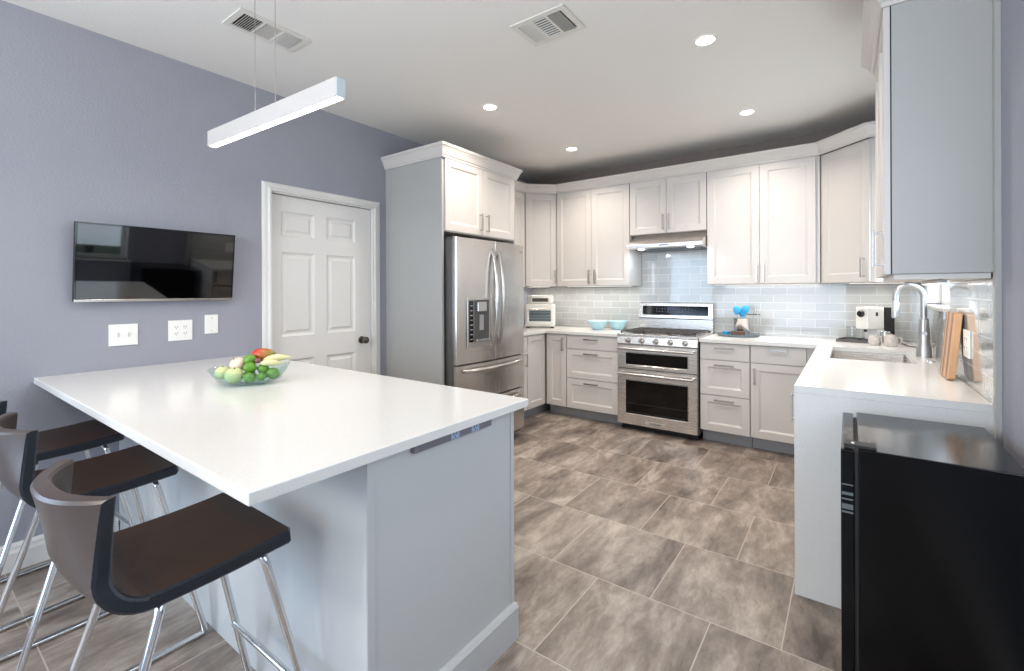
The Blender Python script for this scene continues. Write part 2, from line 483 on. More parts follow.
def cabinet(name, label, loc, rz, w_, h, d, fronts, group=None, toe=0.0, body_mat=None, cat='cabinet', frame=0.058, toe_in=0.075):
    t = thing(name, label, cat, loc, rz, group)
    obj('cabinet_body', bbox(0, w_, 0.0225, d, toe, h), body_mat or CAB, t, bevel=0.001)
    if toe: obj('toe_kick', bbox(0.001, w_ - 0.001, 0.021 + toe_in, d, 0.0, toe), TOE, t)
    for f in fronts:
        kind, x0, x1, z0_, z1_, style, hd = f
        fw, fh = x1 - x0, z1_ - z0_
        bm = B()
        fr = min(frame, fw * 0.3, fh * 0.3)
        front(bm, fw, fh, [(fr, fw - fr, fr, fh - fr)] if style == 'shaker' else [], SHAKER)
        p = obj(kind, bm, CAB, t, loc=(x0, 0, z0_))
        if hd: handle(p, hd[0], hd[1] - x0, hd[2] - z0_, hd[3] if len(hd) > 3 else 0.15)
    return t


def sweep(bm, path, prof, closed_ends=True):
    """sweep a vertical profile (offset, z) along a plan polyline; offset is to the RIGHT of travel"""
    n = len(path); P = [Vector(p) for p in path]; rings = []
    for i in range(n):
        d1 = (P[i] - P[i - 1]).normalized() if i else None
        d2 = (P[i + 1] - P[i]).normalized() if i < n - 1 else None
        n1 = Vector((d1.y, -d1.x)) if d1 else None; n2 = Vector((d2.y, -d2.x)) if d2 else None
        if n1 is None: m = n2
        elif n2 is None: m = n1
        else:
            m = (n1 + n2).normalized(); m = m / max(0.3, m.dot(n1))
        rings.append([bm.verts.new((P[i].x + m.x * o_, P[i].y + m.y * o_, z)) for o_, z in prof])
    k = len(prof)
    for a, b in zip(rings, rings[1:]):
        for j in range(k): bm.faces.new((a[j], a[(j + 1) % k], b[(j + 1) % k], b[j]))
    bm.faces.new(rings[0][::-1]); bm.faces.new(rings[-1])


def text_mesh(name, body, size, mat, parent, loc, rot, depth=0.0006, align='CENTER'):
    c = bpy.data.curves.new(name, 'FONT'); c.body = body; c.size = size; c.extrude = depth; c.align_x = align; c.align_y = 'CENTER'
    tmp = bpy.data.objects.new(name + '_tmp', c); COL.objects.link(tmp)
    dg = bpy.context.evaluated_depsgraph_get(); dg.update()
    me = bpy.data.meshes.new_from_object(tmp.evaluated_get(dg))
    bpy.data.objects.remove(tmp); bpy.data.curves.remove(c)
    me.materials.clear(); me.materials.append(mat)
    o = bpy.data.objects.new(name, me); COL.objects.link(o); o.parent = parent; o.location = loc; o.rotation_euler = rot
    return o


# ------------------------------------------------------------------ room shell
X1, YB, YR, ZC = 3.683, 4.897, -3.0, 2.727
struct('floor', bbox(-0.15, X1 + 0.15, YR - 0.15, YB + 0.15, -0.06, 0), FLOOR)
struct('ceiling', bbox(-0.15, X1 + 0.15, YR - 0.15, YB + 0.15, ZC, ZC + 0.08), CEIL)
bm = B(); wall_grid(bm, YR, YB, 0, ZC, [(1.605, 2.48, -1, 2.045), (-2.4, -0.8, 0.35, 2.25)], lambda u, v, s: (-0.14 * s, u, v)); struct('wall_left', bm, WALL)
struct('wall_back', bbox(-0.14, X1 + 0.14, YB, YB + 0.12, 0, ZC), TAUPE)
WIN1 = (3.262, 4.2, 1.215, 2.2)
WIN2 = (0.55, 1.72, 0.86, 2.12)
bm = B(); wall_grid(bm, YR, YB, 0, ZC, [WIN1, WIN2], lambda u, v, s: (X1 + 0.14 * s, u, v)); struct('wall_right', bm, WALL)
bm = B(); wall_grid(bm, -0.14, X1 + 0.14, 0, ZC, [(0.45, 3.25, 0.25, 2.35)], lambda u, v, s: (u, YR - 0.12 * s, v)); struct('wall_rear', bm, WALL)


def window(name, y0, y1, z0_, z1_, bars=1):
    bm = B(); xa, xb = X1 + 0.07, X1 + 0.11
    for a in ((y0 + .001, y1 - .001, z0_ + .001, z0_ + 0.045), (y0 + .001, y1 - .001, z1_ - 0.045, z1_ - .001), (y0 + .001, y0 + 0.04, z0_ + 0.045, z1_ - 0.045), (y1 - 0.04, y1 - .001, z0_ + 0.045, z1_ - 0.045)):
        box(bm, xa, xb, *a)
    ym = (y0 + y1) / 2; box(bm, xa, xb, ym - 0.02, ym + 0.02, z0_ + 0.045, z1_ - 0.045)
    for a in ((y0 + .0005, y0 + .006, z0_ + .03, z1_ - .007), (y1 - .006, y1 - .0005, z0_ + .03, z1_ - .007), (y0 + .0005, y1 - .0005, z1_ - .006, z1_ - .0005)):
        box(bm, X1 + 0.001, X1 + 0.0695, *a)
    o = struct(name, bm, TRIMW)
    g = obj('window_pane', bbox(xa + 0.015, xa + 0.019, y0 + 0.03, y1 - 0.03, z0_ + 0.03, z1_ - 0.03), GLASSW, o)
    return o


w1 = window('window_1', *WIN1)
obj('window_sill', bbox(X1 - 0.035, X1 + 0.07, WIN1[0] - 0.0, WIN1[1] - 0.0, WIN1[2] + .0005, WIN1[2] + 0.022), QUARTZ, w1, bevel=0.003)
w2 = window('window_2', *WIN2)
obj('window_sill', bbox(X1 - 0.03, X1 + 0.07, WIN2[0] - 0.03, WIN2[1] + 0.03, WIN2[2] - 0.02, WIN2[2]), TRIMW, w2, bevel=0.003)
bm = B(); ya, yb = YR - 0.10, YR - 0.05
for a, b_ in ((0.451, 0.51), (1.82, 1.88), (3.19, 3.249)): box(bm, a, b_, ya, yb, 0.251, 2.349)
box(bm, 0.51, 3.19, ya, yb, 0.251, 0.31); box(bm, 0.51, 3.19, ya, yb, 2.29, 2.349)
w3 = struct('window_3', bm, TRIMW)
bm = B()
for a in ((-2.399, -2.34, 0.351, 2.249), (-0.86, -0.801, 0.351, 2.249), (-1.63, -1.57, 0.41, 2.19), (-2.34, -0.86, 0.351, 0.41), (-2.34, -0.86, 2.19, 2.249)): box(bm, -0.10, -0.06, *a)
struct('added_window', bm, TRIMW)  # unseen opening added on the left wall to carry the blue fill
# outside
struct('ground_outside', bbox(X1 + 0.2, 14, -12, 12, -0.3, -0.1), GRASS, 'pale green garden ground outside the windows', 'ground')


def bush(x, y, h, n, seed, label):
    random.seed(seed); t = thing('garden_shrub', label, 'shrub', (x, y, -0.1))
    bm = B()
    for k in range(n):
        a = random.random() * 2 * PI; e = random.uniform(0.5, 1.4); L = h * random.uniform(0.7, 1.1)
        d = Vector((math.cos(a) * math.cos(e), math.sin(a) * math.cos(e), math.sin(e))); s = d.cross(Vector((0, 0, 1))).normalized() * 0.03
        p = Vector((0, 0, h * 0.35)); q = p + d * L * 0.5; r = p + d * L + Vector((0, 0, -0.15 * L))
        v = [bm.verts.new(c) for c in (p - s * .4, p + s * .4, q + s, q - s, r)]
        bm.faces.new((v[0], v[1], v[2], v[3])); bm.faces.new((v[3], v[2], v[4]))
    obj('foliage', bm, GREEN, t, recalc=False)
    b2 = B(); tube(b2, [(0, 0, 0), (0.02, 0, h * 0.4)], 0.05, 8); obj('stem', b2, WOOD, t)


bush(6.2, 1.9, 1.9, 90, 3, 'spiky green garden shrub outside the side window')
# backsplash
T = 0.008
bm = B(); box(bm, 0.0005, X1 - T, YB - T, YB - 0.0005, 0.9155, 1.394)
box(bm, 1.436, 2.182, YB - T, YB - 0.0005, 1.394, 1.90)
struct('trim_1', bm, TILEB, 'grey blue glass subway tile backsplash on the back wall behind the range', 'backsplash')
bm = B(); box(bm, X1 - T, X1 - .0005, 2.33, YB - .0005, 0.9155, 1.2155); box(bm, X1 - T, X1 - .0005, 2.33, 3.262, 1.2155, 1.394); box(bm, X1 - T, X1 - .0005, 4.2, YB - .0005, 1.2155, 1.394)
struct('trim_2', bm, TILER, 'mirror glossy subway tile backsplash on the right wall beside the sink', 'backsplash')
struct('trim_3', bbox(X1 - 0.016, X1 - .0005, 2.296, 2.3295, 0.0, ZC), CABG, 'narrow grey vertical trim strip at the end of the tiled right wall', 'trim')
# baseboards
BBP = [(0, 0), (0.016, 0), (0.016, 0.085), (0.011, 0.10), (0.011, 0.115), (0.004, 0.13), (0, 0.13)]
bm = B(); sweep(bm, [(0.0005, YR), (0.0005, 0.774)], BBP); struct('baseboard_left', bm, TRIMW)
bm = B(); sweep(bm, [(0.0005, 1.45), (0.0005, 1.545)], BBP); struct('baseboard_left_2', bm, TRIMW)
bm = B(); sweep(bm, [(X1 - .0005, 1.7), (X1 - .0005, YR)], BBP); struct('baseboard_right', bm, TRIMW)

# door
dr = struct('door_1', (lambda b: (front(b, 0.845, 2.02, [(0.078, 0.335, 0.24, 0.835), (0.435, 0.692, 0.24, 0.835), (0.078, 0.335, 1.005, 1.615), (0.435, 0.692, 1.005, 1.615), (0.078, 0.335, 1.73, 1.91), (0.435, 0.692, 1.73, 1.91)],
      [(0.004, 0.004), (0.016, 0.011), (0.030, 0.011), (0.045, 0.003)], 0.035), b)[1])(B()), TRIMW, 'white six panel interior door in the blue grey wall', 'door')
dr.location = (-0.03, 1.62, 0.008); dr.rotation_euler = (0, 0, PI / 2)
bm = B()
lathe(bm, [(0, 0), (0.031, 0), (0.031, -0.006), (0.014, -0.012), (0.011, -0.035), (0.022, -0.042), (0.029, -0.055), (0.026, -0.068), (0.012, -0.075), (0, -0.076)], 24, (0.752, 0, 0.928), axis='y')
obj('door_knob', bm, mat_steel('dark_nickel', (112, 104, 98), 0.2, (20, 20, 20)), dr, smooth=True)
bm = B()
box(bm, -0.13, -0.0005, 1.6055, 1.6165, 0, 2.033); box(bm, -0.13, -0.0005, 2.4685, 2.4795, 0, 2.033); box(bm, -0.13, -0.0005, 1.6055, 2.4795, 2.033, 2.0445)
box(bm, -0.08, -0.066, 1.6165, 1.628, 0, 2.033); box(bm, -0.08, -0.066, 2.457, 2.4685, 0, 2.033); box(bm, -0.08, -0.066, 1.628, 2.457, 2.021, 2.033)
fr = struct('door_frame', bm, TRIMW, 'white painted door casing around the six panel door', 'door frame')
bm = B()
CP = [(0, 0), (0.022, 0), (0.022, 0.012), (0.014, 0.022), (0.012, 0.042), (0.006, 0.056), (0, 0.058)]   # (out from wall, away from opening)


def casing(bm, pts, outs):
    rings = [[bm.verts.new((p[0], y + o[0] * a, z + o[1] * a)) for p, a in [((x + .0005, 0), a) for x, a in CP]] for (y, z), o in zip(pts, outs)]
    k = len(CP)
    for a, b in zip(rings, rings[1:]):
        for j in range(k): bm.faces.new((a[j], a[(j + 1) % k], b[(j + 1) % k], b[j]))
    bm.faces.new(rings[0]); bm.faces.new(rings[-1])


casing(bm, [(1.608, 0), (1.608, 2.042), (2.477, 2.042), (2.477, 0)], [(-1, 0), (-1, 1), (1, 1), (1, 0)])
obj('casing', bm, TRIMW, fr)

# ceiling vents
def vent(name, label, x0, x1, y0, y1, long_axis, rz=0.0):
    cx, cy = (x0 + x1) / 2, (y0 + y1) / 2; hx, hy = (x1 - x0) / 2, (y1 - y0) / 2
    t = thing(name, label, 'air vent', (cx, cy, ZC - .0005), rz, 'ceiling air vents')
    bm = B(); m = 0.032
    box(bm, -hx, hx, -hy, -hy + m, -0.008, 0); box(bm, -hx, hx, hy - m, hy, -0.008, 0)
    box(bm, -hx, -hx + m, -hy + m, hy - m, -0.008, 0); box(bm, hx - m, hx, -hy + m, hy - m, -0.008, 0)
    L = (hy if long_axis == 'y' else hx) - m
    for s in (-1, 1):
        c = s * L / 3
        if long_axis == 'y': box(bm, -hx + m, hx - m, c - 0.006, c + 0.006, -0.010, 0)
        else: box(bm, c - 0.006, c + 0.006, -hy + m, hy - m, -0.010, 0)
    obj('vent_frame', bm, VENT, t, bevel=0.002)
    bb = bbox(-hx + m, hx - m, -hy + m, hy - m, -0.0012, -0.0002); obj('duct_shade', bb, DARKGAP, t)  # dark sheet gives the shade of an open duct behind the slats
    for k in range(3):
        c = (-2 + 2 * k) * L / 3; bm = B(); span = 2 * L / 3 - 0.014
        ang = (0.75, 0.0, -0.2)[k]
        if k == 1:   # middle bank: slats run along the register
            W = (hx if long_axis == 'y' else hy) - m; n = 9
            for i in range(n):
                q = -W + (i + 0.5) * 2 * W / n
                if long_axis == 'y': box(bm, q - 0.002, q + 0.002, c - span / 2, c + span / 2, -0.009, -0.002)
                else: box(bm, c - span / 2, c + span / 2, q - 0.002, q + 0.002, -0.009, -0.002)
        else:
            W = (hx if long_axis == 'y' else hy) - m; n = 8
            for i in range(n):
                q = c - span / 2 + (i + 0.5) * span / n
                fs = box(bm, -0.0006, 0.0006, -W, W, -0.0065, 0.0065)
                vs = list({v for f in fs for v in f.verts})
                Mx = Matrix.Rotation(ang, 4, 'Y')
                if long_axis == 'x': Mx = Matrix.Translation((q, 0, -0.0065)) @ Mx
                else: Mx = Matrix.Translation((0, q, -0.0065)) @ Matrix.Rotation(PI / 2, 4, 'Z') @ Mx
                bmesh.ops.transform(bm, matrix=Mx, verts=vs)
        obj('louvre_bank', bm, VENT, t)


vent('ceiling_vent', 'white ceiling vent behind the pendant wires near the blue grey wall', 0.645, 0.858, 1.045, 1.41, 'y')
vent('ceiling_vent', 'white ceiling vent in the middle of the kitchen ceiling', 1.818, 2.138, 1.955, 2.20, 'x')

# recessed cans
CL = ['recessed ceiling light above the refrigerator, nearer of the two on the left', 'recessed ceiling light nearest the corner over the range side, smallest of the four',
      'recessed ceiling light with bright starburst above the sink side, largest of the four', 'recessed ceiling light in front of the right wall cabinets, farther of the right pair',
      'added unseen recessed ceiling light behind the viewer on the left', 'added unseen recessed ceiling light behind the viewer on the right']
for (x, y), lb in zip(CANS, CL):
    t = thing('recessed_light', lb, 'ceiling light', (x, y, ZC - .0005), 0, 'recessed ceiling lights')
    bm = B(); lathe(bm, [(0.047, -0.001), (0.047, -0.003), (0.054, -0.006), (0.060, -0.004), (0.061, 0)], 36); obj('trim_ring', bm, TRIMW, t, smooth=True)
    bm = B(); lathe(bm, [(0, -0.002), (0.047, -0.002), (0.047, -0.001), (0, -0.001)], 36); obj('diffuser', bm, CANLED, t)

# pendant
pa = Vector((0.716, 0.953, 2.05)); pb = Vector((1.735, 0.990, 2.05))
pd = (pb - pa); plen = pd.length; prz = math.atan2(pd.y, pd.x)
t = thing('pendant_light', 'white linear bar pendant light hanging on two wires over the white counter', 'pendant light', tuple(pa), prz)
bm = B(); hgt = 0.073; wd = 0.040
box(bm, 0, plen, 0, 0.005, 0, hgt); box(bm, 0, plen, wd - 0.005, wd, 0, hgt); box(bm, 0, plen, 0.005, wd - 0.005, 0.012, hgt)
obj('housing', bm, PENW, t, bevel=0.001)
obj('led_strip', bbox(0.004, plen - 0.004, 0.0055, wd - 0.0055, 0.0002, 0.0115), LED, t)
for a, b in ((-0.004, 0.0), (plen, plen + 0.004)):
    obj('end_cap', bbox(a, b, 0.001, wd - 0.001, 0.001, hgt - 0.001), simple('end_cap_grey', (205, 214, 218), 0.3), t, bevel=0.001)
inv = Matrix.Rotation(-prz, 3, 'Z')
for bx_ in (0.412, 0.577):
    top = Vector((bx_, wd / 2, ZC - 0.0005 - pa.z))
    bm = B(); tube(bm, [(bx_, wd / 2, hgt), tuple(top)], 0.0016, 6); obj('wire', bm, NICK, t, smooth=True)
bm = B(); lathe(bm, [(0, -0.02), (0.10, -0.02), (0.11, -0.012), (0.11, 0), (0, 0)], 28, (0.494, wd / 2, ZC - 0.0006 - pa.z))
obj('canopy', bm, PENW, t, smooth=True)
area('pendant_glow', (1.255, 1.006, 2.04), (1.255, 1.006, 0), 0.95, 0.03, 4.5, (1.0, 0.95, 0.9))
bpy.data.objects['pendant_glow'].rotation_euler = (0, 0, prz)

# TV
tt = 0.118
t = thing('wall_television', 'thin flat television tilted on the blue grey wall', 'television', (0.048, 0.588, 1.291))
t.rotation_euler = (0, tt, 0)
bm = B(); box(bm, -0.030, 0, 0, 0.752, -0.006, 0.408); obj('television_body', bm, BLACKM, t, bevel=0.003)
bm = B(); box(bm, 0.0002, 0.0025, 0.008, 0.744, 0.009, 0.400); obj('screen', bm, simple('screen_glass', (2, 2, 3), 0.03, vary=0, spec=0.9, coat=0.2), t)
bm = B(); box(bm, 0.0002, 0.005, 0.0, 0.752, -0.006, 0.008); obj('bottom_bezel', bm, NICK, t, bevel=0.001)
bm = B(); box(bm, 0.0002, 0.004, 0, 0.006, 0.0085, 0.408); box(bm, 0.0002, 0.004, 0.746, 0.752, 0.0085, 0.408); box(bm, 0.0002, 0.004, 0.0065, 0.7455, 0.402, 0.408); obj('bezel', bm, BLACKG, t)
bm = B(); box(bm, -0.075, -0.0305, 0.28, 0.47, 0.13, 0.30); obj('wall_bracket', bm, BLACKM, t)


def plate(name, label, loc, rz, w_, h, kind):
    """wall plate, facing local -y, centred on loc"""
    t = thing(name, label, 'wall plate', loc, rz)
    bm = B(); box(bm, -w_ / 2, w_ / 2, -0.006, 0, -h / 2, h / 2); obj('cover_plate', bm, PLATE, t, bevel=0.002)
    if kind == 'toggle2':
        for s in (-1, 1):
            bm = B(); box(bm, s * 0.023 - 0.005, s * 0.023 + 0.005, -0.007, -0.006, -0.012, 0.012); box(bm, s * 0.023 - 0.004, s * 0.023 + 0.004, -0.016, -0.007, 0.0, 0.009); obj('toggle', bm, simple('toggle_grey', (206, 204, 198), 0.4), t)
    elif kind in ('outlet2', 'outlet1'):
        for s in ((-1, 1) if kind == 'outlet2' else (0,)):
            x = s * 0.023; bm = B(); box(bm, x - 0.0165, x + 0.0165, -0.0075, -0.006, -0.033, 0.033); o = obj('receptacle', bm, PLATE, t, bevel=0.001)
            for q in (-0.019, 0.019):
                bm = B()
                for dx in (-0.006, 0.006): box(bm, x + dx - 0.0014, x + dx + 0.0014, -0.0079, -0.0075, q - 0.001, q + 0.007)
                box(bm, x - 0.002, x + 0.002, -0.0079, -0.0075, q - 0.009, q - 0.005)
                obj('socket', bm, BLACKM, o)
    else:
        for z in (-h / 2 + 0.02, h / 2 - 0.02):
            bm = B(); lathe(bm, [(0, -0.0072), (0.003, -0.0068), (0.003, -0.006), (0, -0.006)], 10, (0, 0, z), axis='y'); obj('screw', bm, NICK, t)


R90 = PI / 2
plate('switch_plate', 'white double toggle switch plate, leftmost under the television', (0.0005, 0.801, 1.10), R90, 0.128, 0.118, 'toggle2')
plate('outlet_plate', 'white double outlet plate in the middle under the television', (0.0005, 1.071, 1.106), R90, 0.124, 0.122, 'outlet2')
plate('blank_plate', 'small blank white wall plate nearest the white door', (0.0005, 1.238, 1.134), R90, 0.075, 0.118, 'blank')
plate('outlet_plate', 'white outlet plate on the glossy tiled wall beside the cutting board', (X1 - T - .0005, 2.815, 1.095), -R90, 0.125, 0.12, 'outlet2')

# ------------------------------------------------------------------ island / peninsula
CT, CB = 0.915, 0.885
ct = obj('island_countertop', bbox(0.0015, 2.248, 0.451, 1.487, CB, CT), QUARTZ, bevel=0.003)
tag(ct, 'large white quartz countertop of the eating island against the blue grey wall', 'countertop')
t = thing('island_cabinet', 'pale grey kitchen island base under the white counter with stools along it', 'kitchen island', (0, 0, 0))
obj('island_body', bbox(0.0015, 2.176, 0.78, 1.445, 0.0, CB - .001), ISL, t, bevel=0.001)
bm = B(); box(bm, 2.177, 2.2, 0.775, 1.45, 0.0, CB - .001); obj('end_panel', bm, ISL, t, bevel=0.001)
for ya_, yb_ in ((0.7755, 0.80), (1.43, 1.4495)): obj('corner_stile', bbox(2.2005, 2.2035, ya_, yb_, 0.131, CB - .002), ISL, t, bevel=0.0008)
bm = B(); sweep(bm, [(2.2005, 1.4505), (2.2005, 0.7745)], [(0, 0.0), (0, 0.0)][:0] + [(0, 0), (-0.022, 0), (-0.022, 0.118), (-0.014, 0.13), (0, 0.13)]); obj('baseboard', bm, ISL, t)
bm = B(); box(bm, 2.2005, 2.222, 0.93, 1.29, 0.853, 0.8845); ps = obj('outlet_strip', bm, simple('outlet_strip_grey', (128, 126, 132), 0.35, metal=0.3), t, bevel=0.002)
for y in (1.10, 1.20):
    bm = B(); box(bm, 2.2222, 2.2232, y - 0.02, y + 0.02, 0.856, 0.882); s_ = obj('receptacle', bm, simple('receptacle_blue_grey', (150, 165, 190), 0.4), ps)
    bm = B()
    for a in (-0.008, 0.005): box(bm, 2.2233, 2.2236, y + a, y + a + 0.003, 0.868, 0.877)
    box(bm, 2.2233, 2.2236, y - 0.002, y + 0.002, 0.860, 0.864); obj('slots', bm, BLACKM, ps)

# ------------------------------------------------------------------ stools
def make_stool(label, x, y, rz):
    t = thing('bar_stool', label, 'bar stool', (x, y, 0), rz, 'leather bar stools at the island')
    W, TH = 0.415, 0.036
    # profile of the upper surface: front edge -> seat -> bend -> up the back
    prof = []
    yf, yb, zs, zt = 0.215, -0.156, 0.668, 0.905
    for k in range(9): prof.append((yf + (yb + 0.06 - yf) * k / 8, zs - 0.004 * math.sin(PI * k / 8) + 0.014 * (1 - k / 8)))
    for k in range(1, 9):
        a = (PI / 2) * k / 8 * 0.96
        prof.append((yb + 0.06 - 0.072 * math.sin(a), zs + 0.072 * (1 - math.cos(a))))
    y_, z_ = prof[-1]
    for k in range(1, 9):
        s = k / 8; prof.append((y_ + 0.012 * s, z_ + (zt - z_) * s))
    N = len(prof); nu = 21

    def pt(i, u):
        py, pz = prof[i]
        b = max(0.0, (i - 8) / (N - 9)); bb = b * b * (3 - 2 * b) ** 1
        au = abs(u)
        bc = b ** 1.5
        y = py - bc * 0.070 * (1 - au ** 2.3)
        x = u * (W / 2) * (1 - 0.125 * bb)
        z = pz - 0.03 * bb * (1 - au ** 2) * 0 + bb * (-0.006) * au
        # round the plan corners of the seat front
        if i < 2 and au > 0.9: y -= 0.012 * ((au - 0.9) / 0.1) ** 2 * (2 - i) / 2
        return Vector((x, y, z))
    us = [-1 + 2 * k / (nu - 1) for k in range(nu)]
    G = [[pt(i, u) for u in us] for i in range(N)]

    def nrm(i, j):
        a = G[min(N - 1, i + 1)][j] - G[max(0, i - 1)][j]; b = G[i][min(nu - 1, j + 1)] - G[i][max(0, j - 1)]
        return a.cross(b).normalized()
    NN = [[nrm(i, j) for j in range(nu)] for i in range(N)]
    if NN[3][10].z < 0: NN = [[-v for v in r] for r in NN]

    def shell(i0, i1, cap0, cap1):
        bm = B()
        r_ = 0.006
        layers = []
        def lay(off, inset):
            rows = []
            for i in range(i0, i1 + 1):
                row = []
                for j in range(nu):
                    p = G[i][j] - NN[i][j] * off
                    if inset:
                        if j == 0: p = p + (G[i][1] - G[i][0]).normalized() * inset
                        if j == nu - 1: p = p + (G[i][-2] - G[i][-1]).normalized() * inset
                        if cap0 and i == i0: p = p + (G[i + 1][j] - G[i][j]).normalized() * inset
                        if cap1 and i == i1: p = p + (G[i - 1][j] - G[i][j]).normalized() * inset
                    row.append(bm.verts.new(p))
                rows.append(row)
            return rows
        Lr = [lay(0, r_), lay(r_, 0), lay(TH - r_, 0), lay(TH, r_)]
        n = i1 - i0 + 1
        for i in range(n - 1):
            for j in range(nu - 1):
                f = bm.faces.new((Lr[0][i][j], Lr[0][i][j + 1], Lr[0][i + 1][j + 1], Lr[0][i + 1][j])); f.material_index = 0
                f = bm.faces.new((Lr[3][i][j], Lr[3][i + 1][j], Lr[3][i + 1][j + 1], Lr[3][i][j + 1])); f.material_index = 1
        for k in range(3):
            A, C = Lr[k], Lr[k + 1]
            for i in range(n - 1):
                for j in (0, nu - 1):
                    f = bm.faces.new((A[i][j], A[i + 1][j], C[i + 1][j], C[i][j])); f.material_index = 2
            for j in range(nu - 1):
                if cap0: f = bm.faces.new((A[0][j], A[0][j + 1], C[0][j + 1], C[0][j])); f.material_index = 2
                if cap1: f = bm.faces.new((A[-1][j], A[-1][j + 1], C[-1][j + 1], C[-1][j])); f.material_index = 1
        return bm
    obj('seat', shell(0, 11, True, False), [L_IN, L_OUT, L_EDGE], t, smooth=True)
    obj('backrest', shell(11, N - 1, False, True), [L_IN, L_OUT, L_EDGE], t, smooth=True)
    # stitching along both side edges of the back
    for s in (0, nu - 1):
        bm = B()
        for i in range(9, N - 1):
            for q in range(4):
                a = G[i][s].lerp(G[i + 1][s], q / 4) - NN[i][s] * 0.003; b = G[i][s].lerp(G[i + 1][s], q / 4) - NN[i][s] * 0.009
                d = Vector(((1 if s else -1) * 0.0012, 0, 0)); tube(bm, [a + d, b + d], 0.0008, 4)
        obj('stitching', bm, simple('stitch_thread', (92, 98, 106), 0.6), t)
    # chrome sled frame: per side a front leg, floor runner and rear leg
    R = 0.0105
    for s in (-1, 1):
        xt, xb = s * 0.170, s * 0.224
        zt_ = 0.628
        bm = B(); tube(bm, fillet([(s * 0.10, 0.145, zt_), (xt, 0.15, zt_), (xb, 0.285, R + 0.035)], 0.03), R, 10); tube(bm, fillet([(xb, 0.285, R + 0.036), (xb + s * 0.001, 0.292, R), (xb, 0.20, R)], 0.03, 8), R, 10)
        obj('leg', bm, CHROME, t, smooth=True)
        bm = B(); tube(bm, fillet([(s * 0.10, -0.075, zt_ - 0.004), (xt, -0.075, zt_ - 0.004), (xb, -0.245, R + 0.035)], 0.03), R, 10); tube(bm, fillet([(xb, -0.245, R + 0.036), (xb + s * 0.001, -0.255, R), (xb, -0.18, R)], 0.03, 8), R, 10)
        obj('leg', bm, CHROME, t, smooth=True)
        bm = B(); tube(bm, [(xb, -0.181, R), (xb, 0.201, R)], R, 10); obj('floor_runner', bm, CHROME, t, smooth=True)
    bm = B(); yq, zq = 0.235, 0.235
    tube(bm, [(-0.204, yq, zq), (0.204, yq, zq)], R * 0.9, 10); obj('footrest', bm, CHROME, t, smooth=True)
    for yy, zz in ((0.145, 0.6275), (-0.075, 0.6235)):
        bm = B(); tube(bm, [(-0.165, yy, zz), (0.165, yy, zz)], R * 0.9, 8); obj('seat_crossbar', bm, CHROME, t, smooth=True)
    return t


make_stool('brown leather bar stool with chrome legs nearest the viewer', 1.811, 0.457, 0.0)
make_stool('brown leather bar stool with chrome legs, middle one of the three', 0.998, 0.457, 0.0)
make_stool('brown leather bar stool half hidden beside the blue grey wall, farthest of the three', 0.322, 0.457, 0.05)

# ------------------------------------------------------------------ base cabinets
ZT = 0.884
G_B = 'grey base cabinets'
# left run, facing +x : local x runs +y
cabinet('base_cabinet', 'narrow light grey base cabinet between the refrigerator and the corner', (0.576, 3.59, 0), PI / 2, 0.345, ZT, 0.57,
        [('drawer', 0.004, 0.341, 0.735, 0.875, 'slab', ('h', 0.172, 0.83, 0.13)), ('door', 0.004, 0.341, 0.115, 0.73, 'shaker', ('v', 0.30, 0.63, 0.13))], G_B, toe=0.108)
cabinet('corner_base_cabinet', 'light grey corner base cabinet with two narrow doors meeting in the inner corner', (0.576, 3.937, 0), PI / 2, 0.955, ZT, 0.57,
        [('door', 0.003, 0.338, 0.115, 0.875, 'shaker', None)], G_B, toe=0.108)
t = cabinet('base_cabinet', 'narrow light grey base cabinet door in the inner corner left of the drawers', (0.578, 4.278, 0), 0, 0.262, ZT, 0.61,
        [('door', 0.022, 0.258, 0.115, 0.875, 'shaker', ('v', 0.222, 0.775, 0.14))], G_B, toe=0.108)


def drawers(label, x0, w_):
    xc = w_ / 2 + 0.0
    return cabinet('drawer_cabinet', label, (x0, 4.278, 0), 0, w_, ZT, 0.61,
                   [('drawer', 0.004, w_ - 0.004, 0.737, 0.875, 'slab', ('h', xc, 0.84, 0.155)),
                    ('drawer', 0.004, w_ - 0.004, 0.430, 0.731, 'shaker', ('h', xc, 0.692, 0.155)),
                    ('drawer', 0.004, w_ - 0.004, 0.115, 0.424, 'shaker', ('h', xc, 0.388, 0.155))], G_B, toe=0.108)


drawers('light grey three drawer base cabinet left of the range', 0.841, 0.579)
drawers('light grey three drawer base cabinet right of the range', 2.186, 0.398)
cabinet('base_cabinet', 'light grey base cabinet with one drawer over a door in the right corner', (2.586, 4.278, 0), 0, 0.50, ZT, 0.61,
        [('drawer', 0.004, 0.395, 0.737, 0.875, 'slab', ('h', 0.205, 0.848, 0.13)), ('door', 0.004, 0.475, 0.115, 0.731, 'shaker', ('v', 0.034, 0.625, 0.135))], G_B, toe=0.108)
